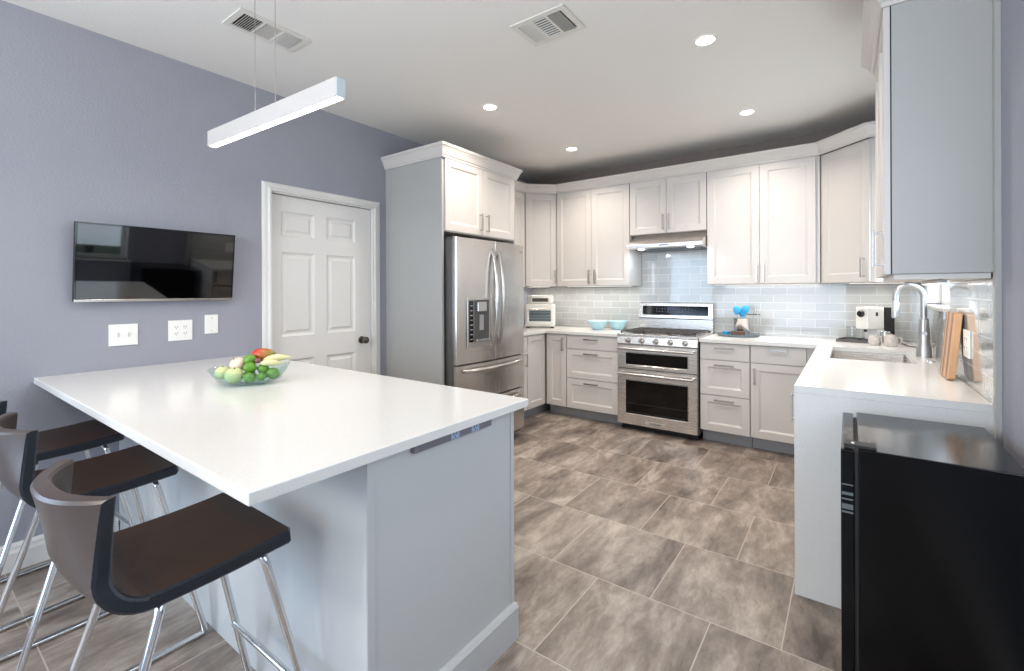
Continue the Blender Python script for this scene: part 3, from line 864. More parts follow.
# right run, facing -x : local x runs -y
cabinet('sink_base_cabinet', 'light grey sink base cabinet facing the aisle on the right', (3.083, 4.275, 0), -PI / 2, 1.86, 0.685, 0.59,
        [('door', 0.30, 0.70, 0.115, 0.682, 'shaker', ('v', 0.66, 0.6, 0.14)), ('door', 0.706, 1.10, 0.115, 0.682, 'shaker', ('v', 0.745, 0.6, 0.14)), ('door', 1.106, 1.855, 0.115, 0.682, 'shaker', None)], G_B, toe=0.108)
bm = B(); box(bm, 3.0835, 3.10, 2.415, 4.25, 0.703, 0.884); t = obj('apron_rail', bm, CAB)
tag(t, 'light grey false drawer rail under the sink counter edge', 'cabinet front')
bm = B(); box(bm, 3.040, 3.048, 2.420, 2.432, 0.745, 0.87); box(bm, 3.045, 3.083, 2.422, 2.43, 0.75, 0.758); box(bm, 3.045, 3.083, 2.422, 2.43, 0.857, 0.865)
h_ = obj('pull_handle', bm, NICK, t, bevel=0.001)

# ------------------------------------------------------------------ countertops
bm = B()
pl = [(0.0015, 3.60), (0.602, 3.60), (0.602, 4.253), (1.422, 4.253), (1.422, 4.888), (0.0015, 4.888)]
lo = [bm.verts.new((x, y, CB)) for x, y in pl]; hi = [bm.verts.new((x, y, CT)) for x, y in pl]
bm.faces.new(lo[::-1]); bm.faces.new(hi)
for i in range(6): bm.faces.new((lo[i], lo[(i + 1) % 6], hi[(i + 1) % 6], hi[i]))
t = obj('countertop', bm, QUARTZ, bevel=0.002); tag(t, 'white quartz countertop in the left corner between refrigerator and range', 'countertop')
t = thing('countertop', 'white quartz countertop with sink and waterfall end on the right', 'countertop', (0, 0, 0))
SX0, SX1, SY0, SY1 = 3.155, 3.565, 3.455, 4.18
XS = [2.195, 3.058, SX0, SX1, X1 - T - .001]; YS = [2.3965, SY0, SY1, 4.253, 4.888]
bm = B()


def wf(u, v, s): return (u, v, CT - (CT - CB) * s)


wall_grid(bm, 2.183, X1 - T - .001, 2.3695, 4.888, [(2.183, 3.058, 2.3695, 4.253), (SX0, SX1, SY0, SY1)], wf)
obj('counter_slab', bm, QUARTZ, t)
obj('waterfall_panel', bbox(3.058, X1 - T - .001, 2.367, 2.3965, 0.0, CB - .0005), QUARTZ, t)
# sink
bm = B()
x0, x1, y0, y1 = SX0 - 0.004, SX1 + 0.004, SY0 - 0.004, SY1 + 0.004; zb = 0.70


def rrect(x0, x1, y0, y1, r, z, n=5):
    out = []
    for cx, cy, a0 in ((x1 - r, y1 - r, 0), (x0 + r, y1 - r, PI / 2), (x0 + r, y0 + r, PI), (x1 - r, y0 + r, 1.5 * PI)):
        for k in range(n + 1):
            a = a0 + PI / 2 * k / n; out.append((cx + r * math.cos(a), cy + r * math.sin(a), z))
    return out


loops = [rrect(x0 - .02, x1 + .02, y0 - .02, y1 + .02, 0.03, CB - .0015), rrect(x0, x1, y0, y1, 0.02, CB - .0015), rrect(x0 + .002, x1 - .002, y0 + .002, y1 - .002, 0.02, zb + 0.015), rrect(x0 + .018, x1 - .018, y0 + .018, y1 - .018, 0.03, zb)]
VL = [[bm.verts.new(p) for p in l] for l in loops]
for a, b in zip(VL, VL[1:]):
    for k in range(len(a)): bm.faces.new((a[k], a[(k + 1) % len(a)], b[(k + 1) % len(a)], b[k]))
bm.faces.new(VL[-1])
sk = thing('kitchen_sink', 'stainless steel undermount sink set in the right countertop', 'sink', (0, 0, 0))
o = obj('basin', bm, STEELH, sk, smooth=True)
md = o.modifiers.new('solid', 'SOLIDIFY'); md.thickness = 0.0015
bm = B(); lathe(bm, [(0, 0.001), (0.025, 0.001), (0.03, 0.004), (0.045, 0.004), (0.048, 0.0005), (0, 0.0005)], 24, (3.36, 3.83, zb)); obj('drain', bm, CHROME, sk, smooth=True)

# faucet (spout towards -x)
t = thing('kitchen_faucet', 'tall brushed nickel gooseneck faucet behind the sink', 'faucet', (3.629, 3.83, CT + .0005))
FN = mat_steel('faucet_nickel', (186, 184, 182), 0.34, (20, 20, 20))
bm = B(); lathe(bm, [(0, 0), (0.038, 0), (0.038, 0.012), (0.036, 0.06), (0.030, 0.075), (0.028, 0.16), (0.023, 0.235), (0.0175, 0.24), (0, 0.24)], 24); obj('faucet_body', bm, FN, t, smooth=True)
pts = [(0, 0, 0.236)]
for k in range(17):
    a = PI * k / 16; pts.append((-0.068 + 0.068 * math.cos(a), 0, 0.375 + 0.068 * math.sin(a)))
pts.append((-0.136, 0, 0.33)); bm = B(); tube(bm, pts, 0.0165, 14); obj('gooseneck_spout', bm, FN, t, smooth=True)
bm = B(); lathe(bm, [(0, 0.238), (0.018, 0.238), (0.021, 0.25), (0.019, 0.34), (0.0165, 0.345), (0, 0.345)], 18, (-0.136, 0, 0)); obj('spray_head', bm, simple('spray_white_metal', (214, 214, 216), 0.25, metal=0.6), t, smooth=True)
bm = B(); lathe(bm, [(0, -0.026), (0.012, -0.026), (0.012, -0.05), (0, -0.05)], 14, (0, 0, 0.15), axis='y'); tube(bm, [(0, -0.043, 0.15), (0.004, -0.050, 0.21), (0.006, -0.052, 0.235)], [0.006, 0.007, 0.008], 10); obj('lever_handle', bm, FN, t, smooth=True)
bm = B(); lathe(bm, [(0, 0), (0.02, 0), (0.02, 0.004), (0.012, 0.009), (0, 0.01)], 20); t = obj('air_switch_button', bm, CHROME, smooth=True, loc=(3.635, 3.58, CT + .0005)); tag(t, 'small round metal air switch button on the counter by the faucet', 'button')

# ------------------------------------------------------------------ refrigerator enclosure and refrigerator
t = thing('refrigerator_surround', 'tall grey enclosure around the refrigerator with two doors and crown on top', 'cabinet', (0, 0, 0))
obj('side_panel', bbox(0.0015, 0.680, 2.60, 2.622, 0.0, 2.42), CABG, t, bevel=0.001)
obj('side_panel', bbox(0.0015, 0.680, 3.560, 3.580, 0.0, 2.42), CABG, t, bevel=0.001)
obj('cabinet_body', bbox(0.0015, 0.671, 2.6225, 3.5595, 1.812, 2.42), CAB, t)
h_ = (0.465, 0.465)
for (a, b, hx) in ((0.008, 0.466, 0.425), (0.470, 0.930, 0.512)):
    bm = B(); front(bm, b - a, 0.575, [(0.058, b - a - 0.058, 0.058, 0.517)], SHAKER)
    d_ = obj('door', bm, CAB, t, loc=(0.6925, 2.622 + a, 1.820), rot=(0, 0, PI / 2)); handle(d_, 'v', hx - a, 0.105, 0.15)
CROWN = [(0.0, -0.055), (0.010, -0.055), (0.010, -0.042), (0.016, -0.036), (0.030, 0.0), (0.042, 0.022), (0.048, 0.026), (0.048, 0.048), (0.0, 0.048)]
bm = B(); sweep(bm, [(0.0015, 2.6), (0.688, 2.6), (0.688, 3.58), (0.32, 3.58)], [(o_, z + 2.445) for o_, z in CROWN]); obj('crown_molding', bm, CAB, t)
obj('top_board', bbox(0.0015, 0.687, 2.601, 3.579, 2.421, 2.44), CAB, t)

t = thing('french_door_refrigerator', 'stainless steel french door refrigerator with ice dispenser and two bottom drawers', 'refrigerator', (0, 0, 0))
obj('fridge_case', bbox(0.05, 0.762, 2.632, 3.552, 0.035, 1.745), STEELD, t, bevel=0.004)


def bulged(y0, y1, z0_, z1_, yc, half, x_in=0.768, base=0.800, bulge=0.022, n=14):
    bm = B(); pts = []
    for k in range(n + 1):
        y = y0 + (y1 - y0) * k / n; x = base + bulge * (1 - ((y - yc) / half) ** 2); pts.append((x, y))
    r = 0.006
    pts = [(pts[0][0] - r, y0)] + [(pts[0][0], y0 + r * .7)] + pts[1:-1] + [(pts[-1][0], y1 - r * .7), (pts[-1][0] - r, y1)]
    pts = [(x_in, y0)] + pts + [(x_in, y1)]
    lo = [bm.verts.new((x, y, z0_)) for x, y in pts]; hi = [bm.verts.new((x, y, z1_)) for x, y in pts]
    bm.faces.new(lo); bm.faces.new(hi[::-1]); m = len(pts)
    for i in range(m): bm.faces.new((lo[i], hi[i], hi[(i + 1) % m], lo[(i + 1) % m]))
    return bm


YC, HF = 3.092, 0.46
ld = obj('door', bulged(2.634, 3.089, 0.762, 1.76, YC, HF), STEEL, t, smooth=True)
rd = obj('door', bulged(3.094, 3.550, 0.762, 1.76, YC, HF), STEEL, t, smooth=True)
md_ = obj('drawer', bulged(2.634, 3.550, 0.462, 0.750, YC, HF), STEEL, t, smooth=True)
bd_ = obj('drawer', bulged(2.634, 3.550, 0.075, 0.450, YC, HF), STEEL, t, smooth=True)
for s, dpar, yb_ in ((-1, ld, 3.050), (1, rd, 3.134)):
    pts = []
    for k in range(17):
        q = k / 16; z = 0.86 + 0.83 * q; out = 0.816 + 0.062 * math.sin(PI * q) ** 0.6
        pts.append((out, yb_ + s * 0.0 , z))
    bm = B(); tube(bm, pts, 0.016, 12); obj('handle', bm, NICK, dpar, smooth=True)
for dpar, zz in ((md_, 0.705), (bd_, 0.405)):
    pts = []
    for k in range(17):
        q = k / 16; y = 2.70 + 0.785 * q; xx = 0.800 + 0.022 * (1 - ((y - YC) / HF) ** 2)
        pts.append((xx + 0.052 * math.sin(PI * q) ** 0.45, y, zz))
    bm = B(); tube(bm, pts, 0.017, 12); obj('handle', bm, NICK, dpar, smooth=True)
# dispenser
disp = obj('dispenser', bbox(0.812, 0.826, 2.735, 3.015, 0.885, 1.28), simple('dispenser_frame', (188, 184, 180), 0.3, metal=0.8), t, bevel=0.003)
obj('dispenser_recess', bbox(0.8262, 0.8275, 2.812, 3.0, 0.935, 1.265), simple('recess_grey', (74, 72, 72), 0.35), disp)
obj('control_strip', bbox(0.8262, 0.829, 2.75, 2.803, 0.93, 1.262), BLACKG, disp)
for k in range(8):
    obj('button_mark', bbox(0.8291, 0.8295, 2.762, 2.792, 0.950 + k * 0.038, 0.957 + k * 0.038), simple('mark_grey', (150, 150, 156), 0.5), disp)
obj('spout_block', bbox(0.8276, 0.842, 2.845, 2.955, 1.17, 1.25), STEEL, disp, bevel=0.004)
obj('paddle', bbox(0.8276, 0.834, 2.875, 2.925, 1.02, 1.145), simple('paddle_grey', (150, 148, 148), 0.3), disp, bevel=0.002)
obj('drip_tray', bbox(0.8276, 0.850, 2.815, 2.985, 0.925, 0.950), NICK, disp, bevel=0.003)
text_mesh('maker_mark', 'LG', 0.022, BLACKM, rd, (0.8068, 3.50, 1.695), (PI / 2, 0, PI / 2 + 0.09))
for y in (2.64, 3.46): obj('hinge_cover', bbox(0.60, 0.77, y, y + 0.08, 1.7465, 1.768), STEELD, t, bevel=0.003)
for y in (2.70, 3.48):
    bm = B(); lathe(bm, [(0, 0.0), (0.03, 0.0), (0.03, 0.025), (0.02, 0.034), (0, 0.034)], 16, (0.70, y, 0)); obj('foot', bm, simple('foot_grey', (170, 168, 164), 0.5), t, smooth=True)
obj('base_grille', bbox(0.69, 0.742, 2.75, 3.43, 0.008, 0.034), BLACKM, t)

# ------------------------------------------------------------------ wall cabinets
ZB, ZU = 1.394, 2.445
HU = ZU - ZB
G_U = 'grey wall cabinets'
cabinet('wall_cabinet', 'narrow light grey wall cabinet tucked behind the refrigerator enclosure', (0.296, 3.585, ZB), PI / 2, 0.712, HU, 0.294,
        [('door', 0.004, 0.352, 0.003, HU - 0.006, 'shaker', None), ('door', 0.356, 0.708, 0.003, HU - 0.006, 'shaker', None)], G_U)


def diag(label, pts, fl, ang, w_, hx):
    """corner cabinet whose plan is the polygon pts, door on the diagonal starting at fl"""
    t = thing('corner_wall_cabinet', label, 'cabinet', (0, 0, 0), 0, G_U)
    bm = B(); lo = [bm.verts.new((x, y, ZB)) for x, y in pts]; hi = [bm.verts.new((x, y, ZU)) for x, y in pts]
    bm.faces.new(lo); bm.faces.new(hi)
    for i in range(len(pts)): bm.faces.new((lo[i], lo[(i + 1) % len(pts)], hi[(i + 1) % len(pts)], hi[i]))
    obj('cabinet_body', bm, CAB, t)
    bm = B(); front(bm, w_ - 0.03, HU - 0.009, [(0.058, w_ - 0.03 - 0.058, 0.058, HU - 0.067)], SHAKER)
    off = Vector((math.cos(ang), math.sin(ang))) * 0.015 + Vector((math.sin(ang), -math.cos(ang))) * 0.021
    d_ = obj('door', bm, CAB, t, loc=(fl[0] + off.x, fl[1] + off.y, ZB + 0.003), rot=(0, 0, ang)); handle(d_, 'v', hx, 0.105, 0.15)


q = 0.0225
diag('light grey corner wall cabinet left of the tall double doors above the toaster oven', [(0.001, 4.3005), (0.296 - q, 4.3005), (0.5655, 4.571 + q), (0.5655, 4.896), (0.001, 4.896)], (0.296 - q * .7, 4.30 + q * .7), PI / 4, 0.382, 0.33)
diag('light grey corner wall cabinet at the right end above the espresso machine', [(3.0635, 4.571 + q), (3.385 + q, 4.2505), (3.682, 4.2505), (3.682, 4.896), (3.0635, 4.896)], (3.062 + q * .7, 4.571 + q * .7), -PI / 4, 0.454, 0.385)
Wc = 1.4335 - 0.567
cabinet('wall_cabinet', 'tall light grey double door wall cabinet left of the range hood', (0.567, 4.5485, ZB), 0, Wc - .001, HU, 0.347,
        [('door', 0.004, 0.430, 0.003, HU - 0.006, 'shaker', ('v', 0.412, 0.098, 0.15)), ('door', 0.434, Wc - 0.005, 0.003, HU - 0.006, 'shaker', ('v', 0.480, 0.098, 0.15))], G_U)
cabinet('wall_cabinet', 'short light grey double door wall cabinet above the range hood', (1.4335, 4.5485, 1.905), 0, 0.750, ZU - 1.905, 0.347,
        [('door', 0.004, 0.373, 0.003, 0.534, 'shaker', ('v', 0.345, 0.108, 0.15)), ('door', 0.377, 0.746, 0.003, 0.534, 'shaker', ('v', 0.405, 0.108, 0.15))], G_U, frame=0.055)
Wc = 3.0625 - 2.1845
cabinet('wall_cabinet', 'tall light grey double door wall cabinet right of the range hood', (2.1845, 4.5485, ZB), 0, Wc - .001, HU, 0.347,
        [('door', 0.004, 0.434, 0.003, HU - 0.006, 'shaker', ('v', 0.414, 0.095, 0.15)), ('door', 0.438, Wc - 0.030, 0.003, HU - 0.006, 'shaker', ('v', 0.468, 0.095, 0.15))], G_U)
# near cabinet on the right wall
t = thing('wall_cabinet', 'grey sided wall cabinet closest to the viewer on the right wall', 'cabinet', (3.366, 3.03, ZB), -PI / 2, G_U)
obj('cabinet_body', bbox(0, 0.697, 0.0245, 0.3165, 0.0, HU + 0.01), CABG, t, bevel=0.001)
bm = B(); box(bm, 0.05, 0.69, 0.0205, 0.0243, 0.0, HU); obj('door_gap_shade', bm, BLACKM, t)  # black strip stands in for the shaded gap behind the doors
for a, b, hx in ((0.003, 0.346, None), (0.350, 0.696, 0.640)):
    bm = B(); front(bm, b - a, HU - 0.0, [(0.058, b - a - 0.058, 0.058, HU - 0.058)], SHAKER); d_ = obj('door', bm, CAB, t, loc=(a, 0, 0.0))
    if hx: handle(d_, 'v', hx - a, 0.105, 0.15)
bm = B(); box(bm, 0.01, 0.68, 0.03, 0.30, -0.022, -0.0005); obj('light_rail', bm, CAB, t, bevel=0.001)
CR2 = [(0.0, -0.004), (0.008, -0.004), (0.008, 0.012), (0.018, 0.020), (0.036, 0.052), (0.052, 0.070), (0.058, 0.074), (0.058, 0.092), (0.0, 0.092)]
bm = B(); sweep(bm, [(3.5, 3.031), (3.366, 3.031), (3.366, 2.332), (3.6675, 2.332)][::-1], [(-o_, z + ZU) for o_, z in CR2][::-1])
crown_near = obj('crown_molding', bm, CAB); tag(crown_near, 'light grey crown molding on the near right cabinet', 'molding')
bm = B(); sweep(bm, [(0.275, 3.648), (0.2965, 4.30), (0.567, 4.5485), (3.0625, 4.5485), (3.37, 4.236), (3.682, 4.236)], [(o_, z + ZU) for o_, z in CR2])
o = obj('crown_molding', bm, CAB); tag(o, 'long light grey crown molding running over the back wall cabinets', 'molding')

# under cabinet lights
def ucl(label, x0, x1, y0, y1, p):
    z = ZB - 0.001
    t = thing('under_cabinet_light', label, 'under cabinet light', (x0, y0, z), 0, 'under cabinet lights')
    obj('housing', bbox(0, x1 - x0, 0, y1 - y0, -0.005, 0), PENW, t)
    obj('diffuser', bbox(0.006, x1 - x0 - 0.006, 0.004, y1 - y0 - 0.004, -0.0065, -0.0052), STRIP, t)
    a = area('under_cabinet_glow', ((x0 + x1) / 2, (y0 + y1) / 2, z - 0.02), ((x0 + x1) / 2, (y0 + y1) / 2, 0), x1 - x0, y1 - y0, p, (1.0, 0.96, 0.9))
    a.rotation_euler = (0, 0, 0)


ucl('slim under cabinet light strip left of the range hood', 0.62, 1.40, 4.68, 4.71, 3.2)
ucl('slim under cabinet light strip right of the range hood', 2.22, 3.05, 4.66, 4.69, 2.2)
ucl('slim under cabinet light strip in the right corner', 3.25, 3.60, 4.62, 4.65, 2.0)
ucl('slim under cabinet light strip in the left corner', 0.10, 0.42, 4.62, 4.65, 1.6)
z = ZB - 0.024
t = thing('under_cabinet_light', 'slim under cabinet light strip below the near right cabinet', 'under cabinet light', (3.53, 2.42, z), 0, 'under cabinet lights')
obj('housing', bbox(0, 0.03, 0, 0.5, -0.012, 0), PENW, t, bevel=0.001); obj('diffuser', bbox(0.004, 0.026, 0.006, 0.494, -0.0145, -0.0122), STRIP, t)
a = area('under_cabinet_glow', (3.545, 2.67, z - 0.02), (3.545, 2.67, 0), 0.03, 0.5, 1.0, (1.0, 0.96, 0.9)); a.rotation_euler = (0, 0, 0)

# ------------------------------------------------------------------ range hood
t = thing('range_hood', 'stainless steel under cabinet range hood over the range', 'range hood', (1.458, 0, 0))
bm = B()
prof = [(4.888, 1.903), (4.62, 1.903), (4.58, 1.87), (4.42, 1.805), (4.405, 1.79), (4.405, 1.755), (4.415, 1.75), (4.888, 1.75)]
a = [bm.verts.new((0, y, z)) for y, z in prof]; b = [bm.verts.new((0.722, y, z)) for y, z in prof]
bm.faces.new(a); bm.faces.new(b[::-1])
for i in range(len(prof)): bm.faces.new((a[i], b[i], b[(i + 1) % len(prof)], a[(i + 1) % len(prof)]))
obj('hood_canopy', bm, STEELH, t, bevel=0.002)
obj('filter_panel', bbox(0.05, 0.674, 4.52, 4.85, 1.744, 1.7495), mat_steel('filter_dark', (90, 90, 90), 0.4), t)
for x in (0.13, 0.60):
    bm = B(); lathe(bm, [(0, -0.008), (0.024, -0.008), (0.03, -0.003), (0.03, 0), (0, 0)], 20, (x, 4.465, 1.7495)); obj('hood_lamp', bm, emis('hood_lamp_glow', (0.86, 0.93, 1.0), 14), t)
    area('hood_spot', (1.458 + x, 4.465, 1.735), (1.458 + x, 4.6, 0.9), 0.05, 0.05, 1.6, (0.75, 0.87, 1.0), 'DISK')
bm = B()
for k in range(4): box(bm, 0.33 + k * 0.024, 0.345 + k * 0.024, 4.402, 4.4048, 1.768, 1.779)
obj('control_button', bm, BLACKM, t)

# ------------------------------------------------------------------ range
RX0, RX1 = 1.428, 2.177; RW = RX1 - RX0
t = thing('gas_range', 'stainless steel double oven gas range with five knobs', 'range', (RX0, 4.248, 0))
obj('range_body', bbox(0.0, RW, 0.03, 0.60, 0.05, 0.900), STEELD, t, bevel=0.002)
bm = B(); box(bm, 0.02, RW - 0.02, 0.06, 0.58, 0.004, 0.05); obj('base_plinth', bm, BLACKM, t)
ct_ = obj('cooktop', bbox(0.0, RW, -0.005, 0.60, 0.9005, 0.925), STEELH, t, bevel=0.004)
# sloped control fascia
bm = B(); prof = [(0.029, 0.825), (-0.016, 0.825), (-0.020, 0.835), (-0.006, 0.900), (0.029, 0.900)]
a = [bm.verts.new((0, y, z)) for y, z in prof]; b = [bm.verts.new((RW, y, z)) for y, z in prof]; bm.faces.new(a); bm.faces.new(b[::-1])
for i in range(5): bm.faces.new((a[i], b[i], b[(i + 1) % 5], a[(i + 1) % 5]))
fa = obj('control_fascia', bm, STEELH, t, bevel=0.002)
for x in (0.113, 0.248, 0.382, 0.514, 0.645):
    bm = B(); lathe(bm, [(0, -0.062), (0.016, -0.062), (0.0185, -0.058), (0.020, -0.035), (0.0245, -0.030), (0.026, -0.018), (0, -0.016)], 20, (x, 0, 0.865), axis='y'); box(bm, x - 0.004, x + 0.004, -0.068, -0.060, 0.848, 0.882)
    obj('knob', bm, NICK, fa, smooth=True)


def oven(z0_, z1_, wz0, wz1, hz, nm):
    bm = B(); front(bm, RW - 0.008, z1_ - z0_, [(0.075, RW - 0.083, wz0 - z0_, wz1 - z0_)], [(0.003, 0.003), (0.006, 0.0045)], 0.04)
    d_ = obj('oven_door', bm, STEELH, t, loc=(0.004, -0.012, z0_))
    d_['label'] = nm
    o = obj('oven_window', bbox(0.083, RW - 0.091, 0.0012, 0.0040, wz0 - z0_ + 0.008, wz1 - z0_ - 0.008), OVGL, d_)
    bm = B(); tube(bm, [(0.02, -0.052, hz - z0_), (RW - 0.028, -0.052, hz - z0_)], 0.0125, 14)
    hh = obj('handle', bm, NICK, d_, smooth=True)
    bm = B()
    for x in (0.035, RW - 0.043): box(bm, x - 0.011, x + 0.011, -0.055, 0.0, hz - z0_ - 0.010, hz - z0_ + 0.010)
    obj('handle_bracket', bm, NICK, d_, bevel=0.003)
    return d_, o


oven(0.598, 0.820, 0.628, 0.752, 0.787, 'upper small oven door')
d2, wnd = oven(0.062, 0.590, 0.160, 0.488, 0.548, 'lower tall oven door')
bm = B()
for z_ in (0.12, 0.20):
    for k in range(1): box(bm, 0.10, RW - 0.11, 0.0003, 0.0008, z_, z_ + 0.0025)
obj('oven_rack', bm, simple('rack_dim', (60, 56, 54), 0.4), d2)
bd = obj('badge', bbox(0.275, 0.465, -0.004, -0.0005, 0.022, 0.050), simple('badge_light', (206, 202, 198), 0.3, metal=0.5), d2, bevel=0.001)
text_mesh('maker_mark', 'KitchenAid', 0.024, BLACKM, d2, (0.37, -0.0048, 0.036), (PI / 2, 0, 0))
# backguard
bm = B(); prof = [(0.602, 0.90), (0.56, 0.90), (0.56, 1.05), (0.545, 1.055), (0.560, 1.205), (0.575, 1.215), (0.636, 1.215), (0.636, 0.90)]
a = [bm.verts.new((0.012, y, z)) for y, z in prof]; b = [bm.verts.new((RW - 0.002, y, z)) for y, z in prof]; bm.faces.new(a); bm.faces.new(b[::-1])
for i in range(len(prof)): bm.faces.new((a[i], b[i], b[(i + 1) % len(prof)], a[(i + 1) % len(prof)]))
bgd = obj('backguard', bm, STEELH, t)
rotx = math.atan2(0.015, 0.15)
dsp = obj('control_display', bbox(0.05, RW - 0.04, -0.004, 0.0, 0.03, 0.125), OVGL, t, loc=(0, 0.5435, 1.055), rot=(-rotx, 0, 0))
bm = B()
random.seed(5)
for i in range(26):
    x = 0.20 + 0.35 * (i % 13) / 12; z_ = 0.062 + 0.028 * (i // 13); box(bm, x - 0.004 - 0.003 * random.random(), x + 0.005, -0.0046, -0.0041, z_, z_ + 0.004 + 0.006 * (random.random() > 0.6))
obj('display_marks', bm, emis('display_mark_glow', (0.75, 0.8, 1.0), 0.12), dsp)
obj('clock_screen', bbox(0.31, 0.43, -0.0046, -0.0041, 0.078, 0.112), emis('clock_glow', (0.12, 0.16, 0.45), 0.15), dsp)
obj('trim_band', bbox(0.014, RW - 0.004, 0.5405, 0.5595, 1.046, 1.0535), BLACKM, bgd)
# grates and burners
for k in range(3):
    x0 = 0.022 + k * 0.236; x1 = x0 + 0.230; bm = B(); zt = 0.950
    for y in (0.03, 0.15, 0.28, 0.41, 0.53): box(bm, x0, x1, y - 0.005, y + 0.005, zt - 0.011, zt)
    for x in (x0 + 0.006, x0 + 0.078, x0 + 0.154, x1 - 0.006): box(bm, x - 0.005, x + 0.005, 0.025, 0.535, zt - 0.011, zt)
    for x in (x0 + 0.006, x1 - 0.006):
        for y in (0.03, 0.53): box(bm, x - 0.006, x + 0.006, y - 0.006, y + 0.006, 0.9255, zt - 0.012)
    obj('grate', bm, IRON, t)
for (x, y) in ((0.14, 0.15), (0.14, 0.41), (0.38, 0.28), (0.62, 0.15), (0.62, 0.41)):
    bm = B(); lathe(bm, [(0, 0.9255), (0.045, 0.9255), (0.045, 0.931), (0.034, 0.935), (0.034, 0.940), (0, 0.942)], 20, (x, y, 0)); obj('burner', bm, IRON, t, smooth=True)

# ------------------------------------------------------------------ small things on counters
Z = CT + .0006
# toaster oven
t = thing('toaster_oven', 'white countertop toaster oven in the corner beside the refrigerator', 'toaster oven', (0.33, 4.575, Z), 0.50)
WH = simple('appliance_white', (228, 226, 220), 0.3, vary=0.01)
obj('oven_case', bbox(-0.17, 0.17, -0.10, 0.14, 0.014, 0.272), WH, t, bevel=0.012, seg=3)
bm = B(); front(bm, 0.30, 0.185, [(0.020, 0.280, 0.025, 0.160)], [(0.003, 0.002), (0.005, 0.004)], 0.012); td = obj('glass_door', bm, WH, t, loc=(-0.15, -0.113, 0.045))
obj('door_glass', bbox(0.026, 0.274, 0.0005, 0.0035, 0.031, 0.154), simple('toaster_glass', (96, 108, 112), 0.12), td)
bm = B()
for z_ in (0.06, 0.095, 0.13): box(bm, 0.028, 0.272, -0.0002, 0.0004, z_, z_ + 0.004)
obj('rack_wires', bm, NICK, td)
bm = B(); tube(bm, fillet([(0.03, -0.001, 0.170), (0.03, -0.025, 0.170), (0.27, -0.025, 0.170), (0.27, -0.001, 0.170)], 0.015), 0.006, 8); obj('handle', bm, NICK, td, smooth=True)
tp = obj('slot_housing', bbox(-0.15, 0.15, -0.08, 0.08, 0.2725, 0.372), WH, t, bevel=0.02, seg=4)
obj('toast_slot', bbox(-0.09, 0.09, -0.0812, -0.0802, 0.300, 0.340), simple('slot_brown', (96, 84, 74), 0.5), tp, bevel=0.0)
bm = B(); tube(bm, fillet([(-0.11, -0.082, 0.300), (-0.10, -0.10, 0.352), (0.10, -0.10, 0.352), (0.11, -0.082, 0.300)], 0.03), 0.008, 8); obj('top_handle', bm, WH, tp, smooth=True)
for x in (-0.14, 0.14):
    for y in (-0.09, 0.09): obj('foot', bbox(x - 0.015, x + 0.015, y, y + 0.03, 0, 0.0135), BLACKM, t)


def bowl(label, x, y, r, h):
    t = bpy.data.objects
    bm = B(); lathe(bm, [(0, 0), (r * 0.45, 0), (r * 0.5, 0.006), (r * 0.78, h * 0.45), (r * 0.92, h * 0.85), (r, h * 0.97), (r * 0.99, h), (r * 0.95, h * 0.98), (r * 0.88, h * 0.85), (r * 0.72, h * 0.45), (r * 0.42, 0.014), (0, 0.011)], 40)
    o = obj('mixing_bowl', bm, AQUA, smooth=True, loc=(x, y, Z)); tag(o, label, 'bowl', 'aqua bowls left of the range')


bowl('pale aqua bowl left of the range, nearer to the toaster oven', 1.035, 4.62, 0.112, 0.098)
bowl('pale aqua bowl left of the range, the one closer to the range', 1.215, 4.755, 0.105, 0.095)

# round tray with crock
TX, TY = 2.42, 4.70
bm = B(); lathe(bm, [(0, 0), (0.165, 0), (0.175, 0.006), (0.178, 0.018), (0.172, 0.019), (0.165, 0.010), (0, 0.009)], 48); o = obj('round_tray', bm, SLATEB, smooth=True, loc=(TX, TY, Z)); tag(o, 'round grey blue tray on the counter right of the range', 'tray')
cx_, cy_ = 2.445, 4.735; CZ = Z + 0.0096
bm = B(); lathe(bm, [(0, 0), (0.066, 0), (0.068, 0.004), (0.068, 0.150), (0.070, 0.154), (0.064, 0.154), (0.063, 0.008), (0, 0.007)], 36); o = obj('utensil_crock', bm, mat_steel('crock_steel', (210, 206, 202), 0.16, (10, 10, 10)), smooth=True, loc=(cx_, cy_, CZ)); tag(o, 'polished steel utensil crock standing on the round tray', 'utensil holder')


def utensil(label, bx, by, tx, ty, zt, kind):
    t = thing('cooking_utensil', label, 'utensil', (cx_, cy_, CZ + 0.0075), 0, 'utensils in the steel crock')
    p0 = Vector((bx, by, 0.004)); p1 = Vector((tx, ty, zt))
    bm = B(); tube(bm, [p0, p0.lerp(p1, 0.75)], 0.0045, 8); obj('handle', bm, BLUE if kind != 'turner' else BLACKM, t, smooth=True)
    bm = B(); c = p1
    if kind == 'turner': box(bm, c.x - 0.012, c.x + 0.10, c.y - 0.002, c.y + 0.002, c.z - 0.012, c.z - 0.002)
    else: lathe(bm, [(0, -0.045), (0.018, -0.036), (0.030, -0.008), (0.030, 0.014), (0.020, 0.034), (0, 0.042)], 18, tuple(c), 1.0, 0.32)
    obj('utensil_head', bm, BLUE if kind != 'turner' else IRON, t, smooth=True)


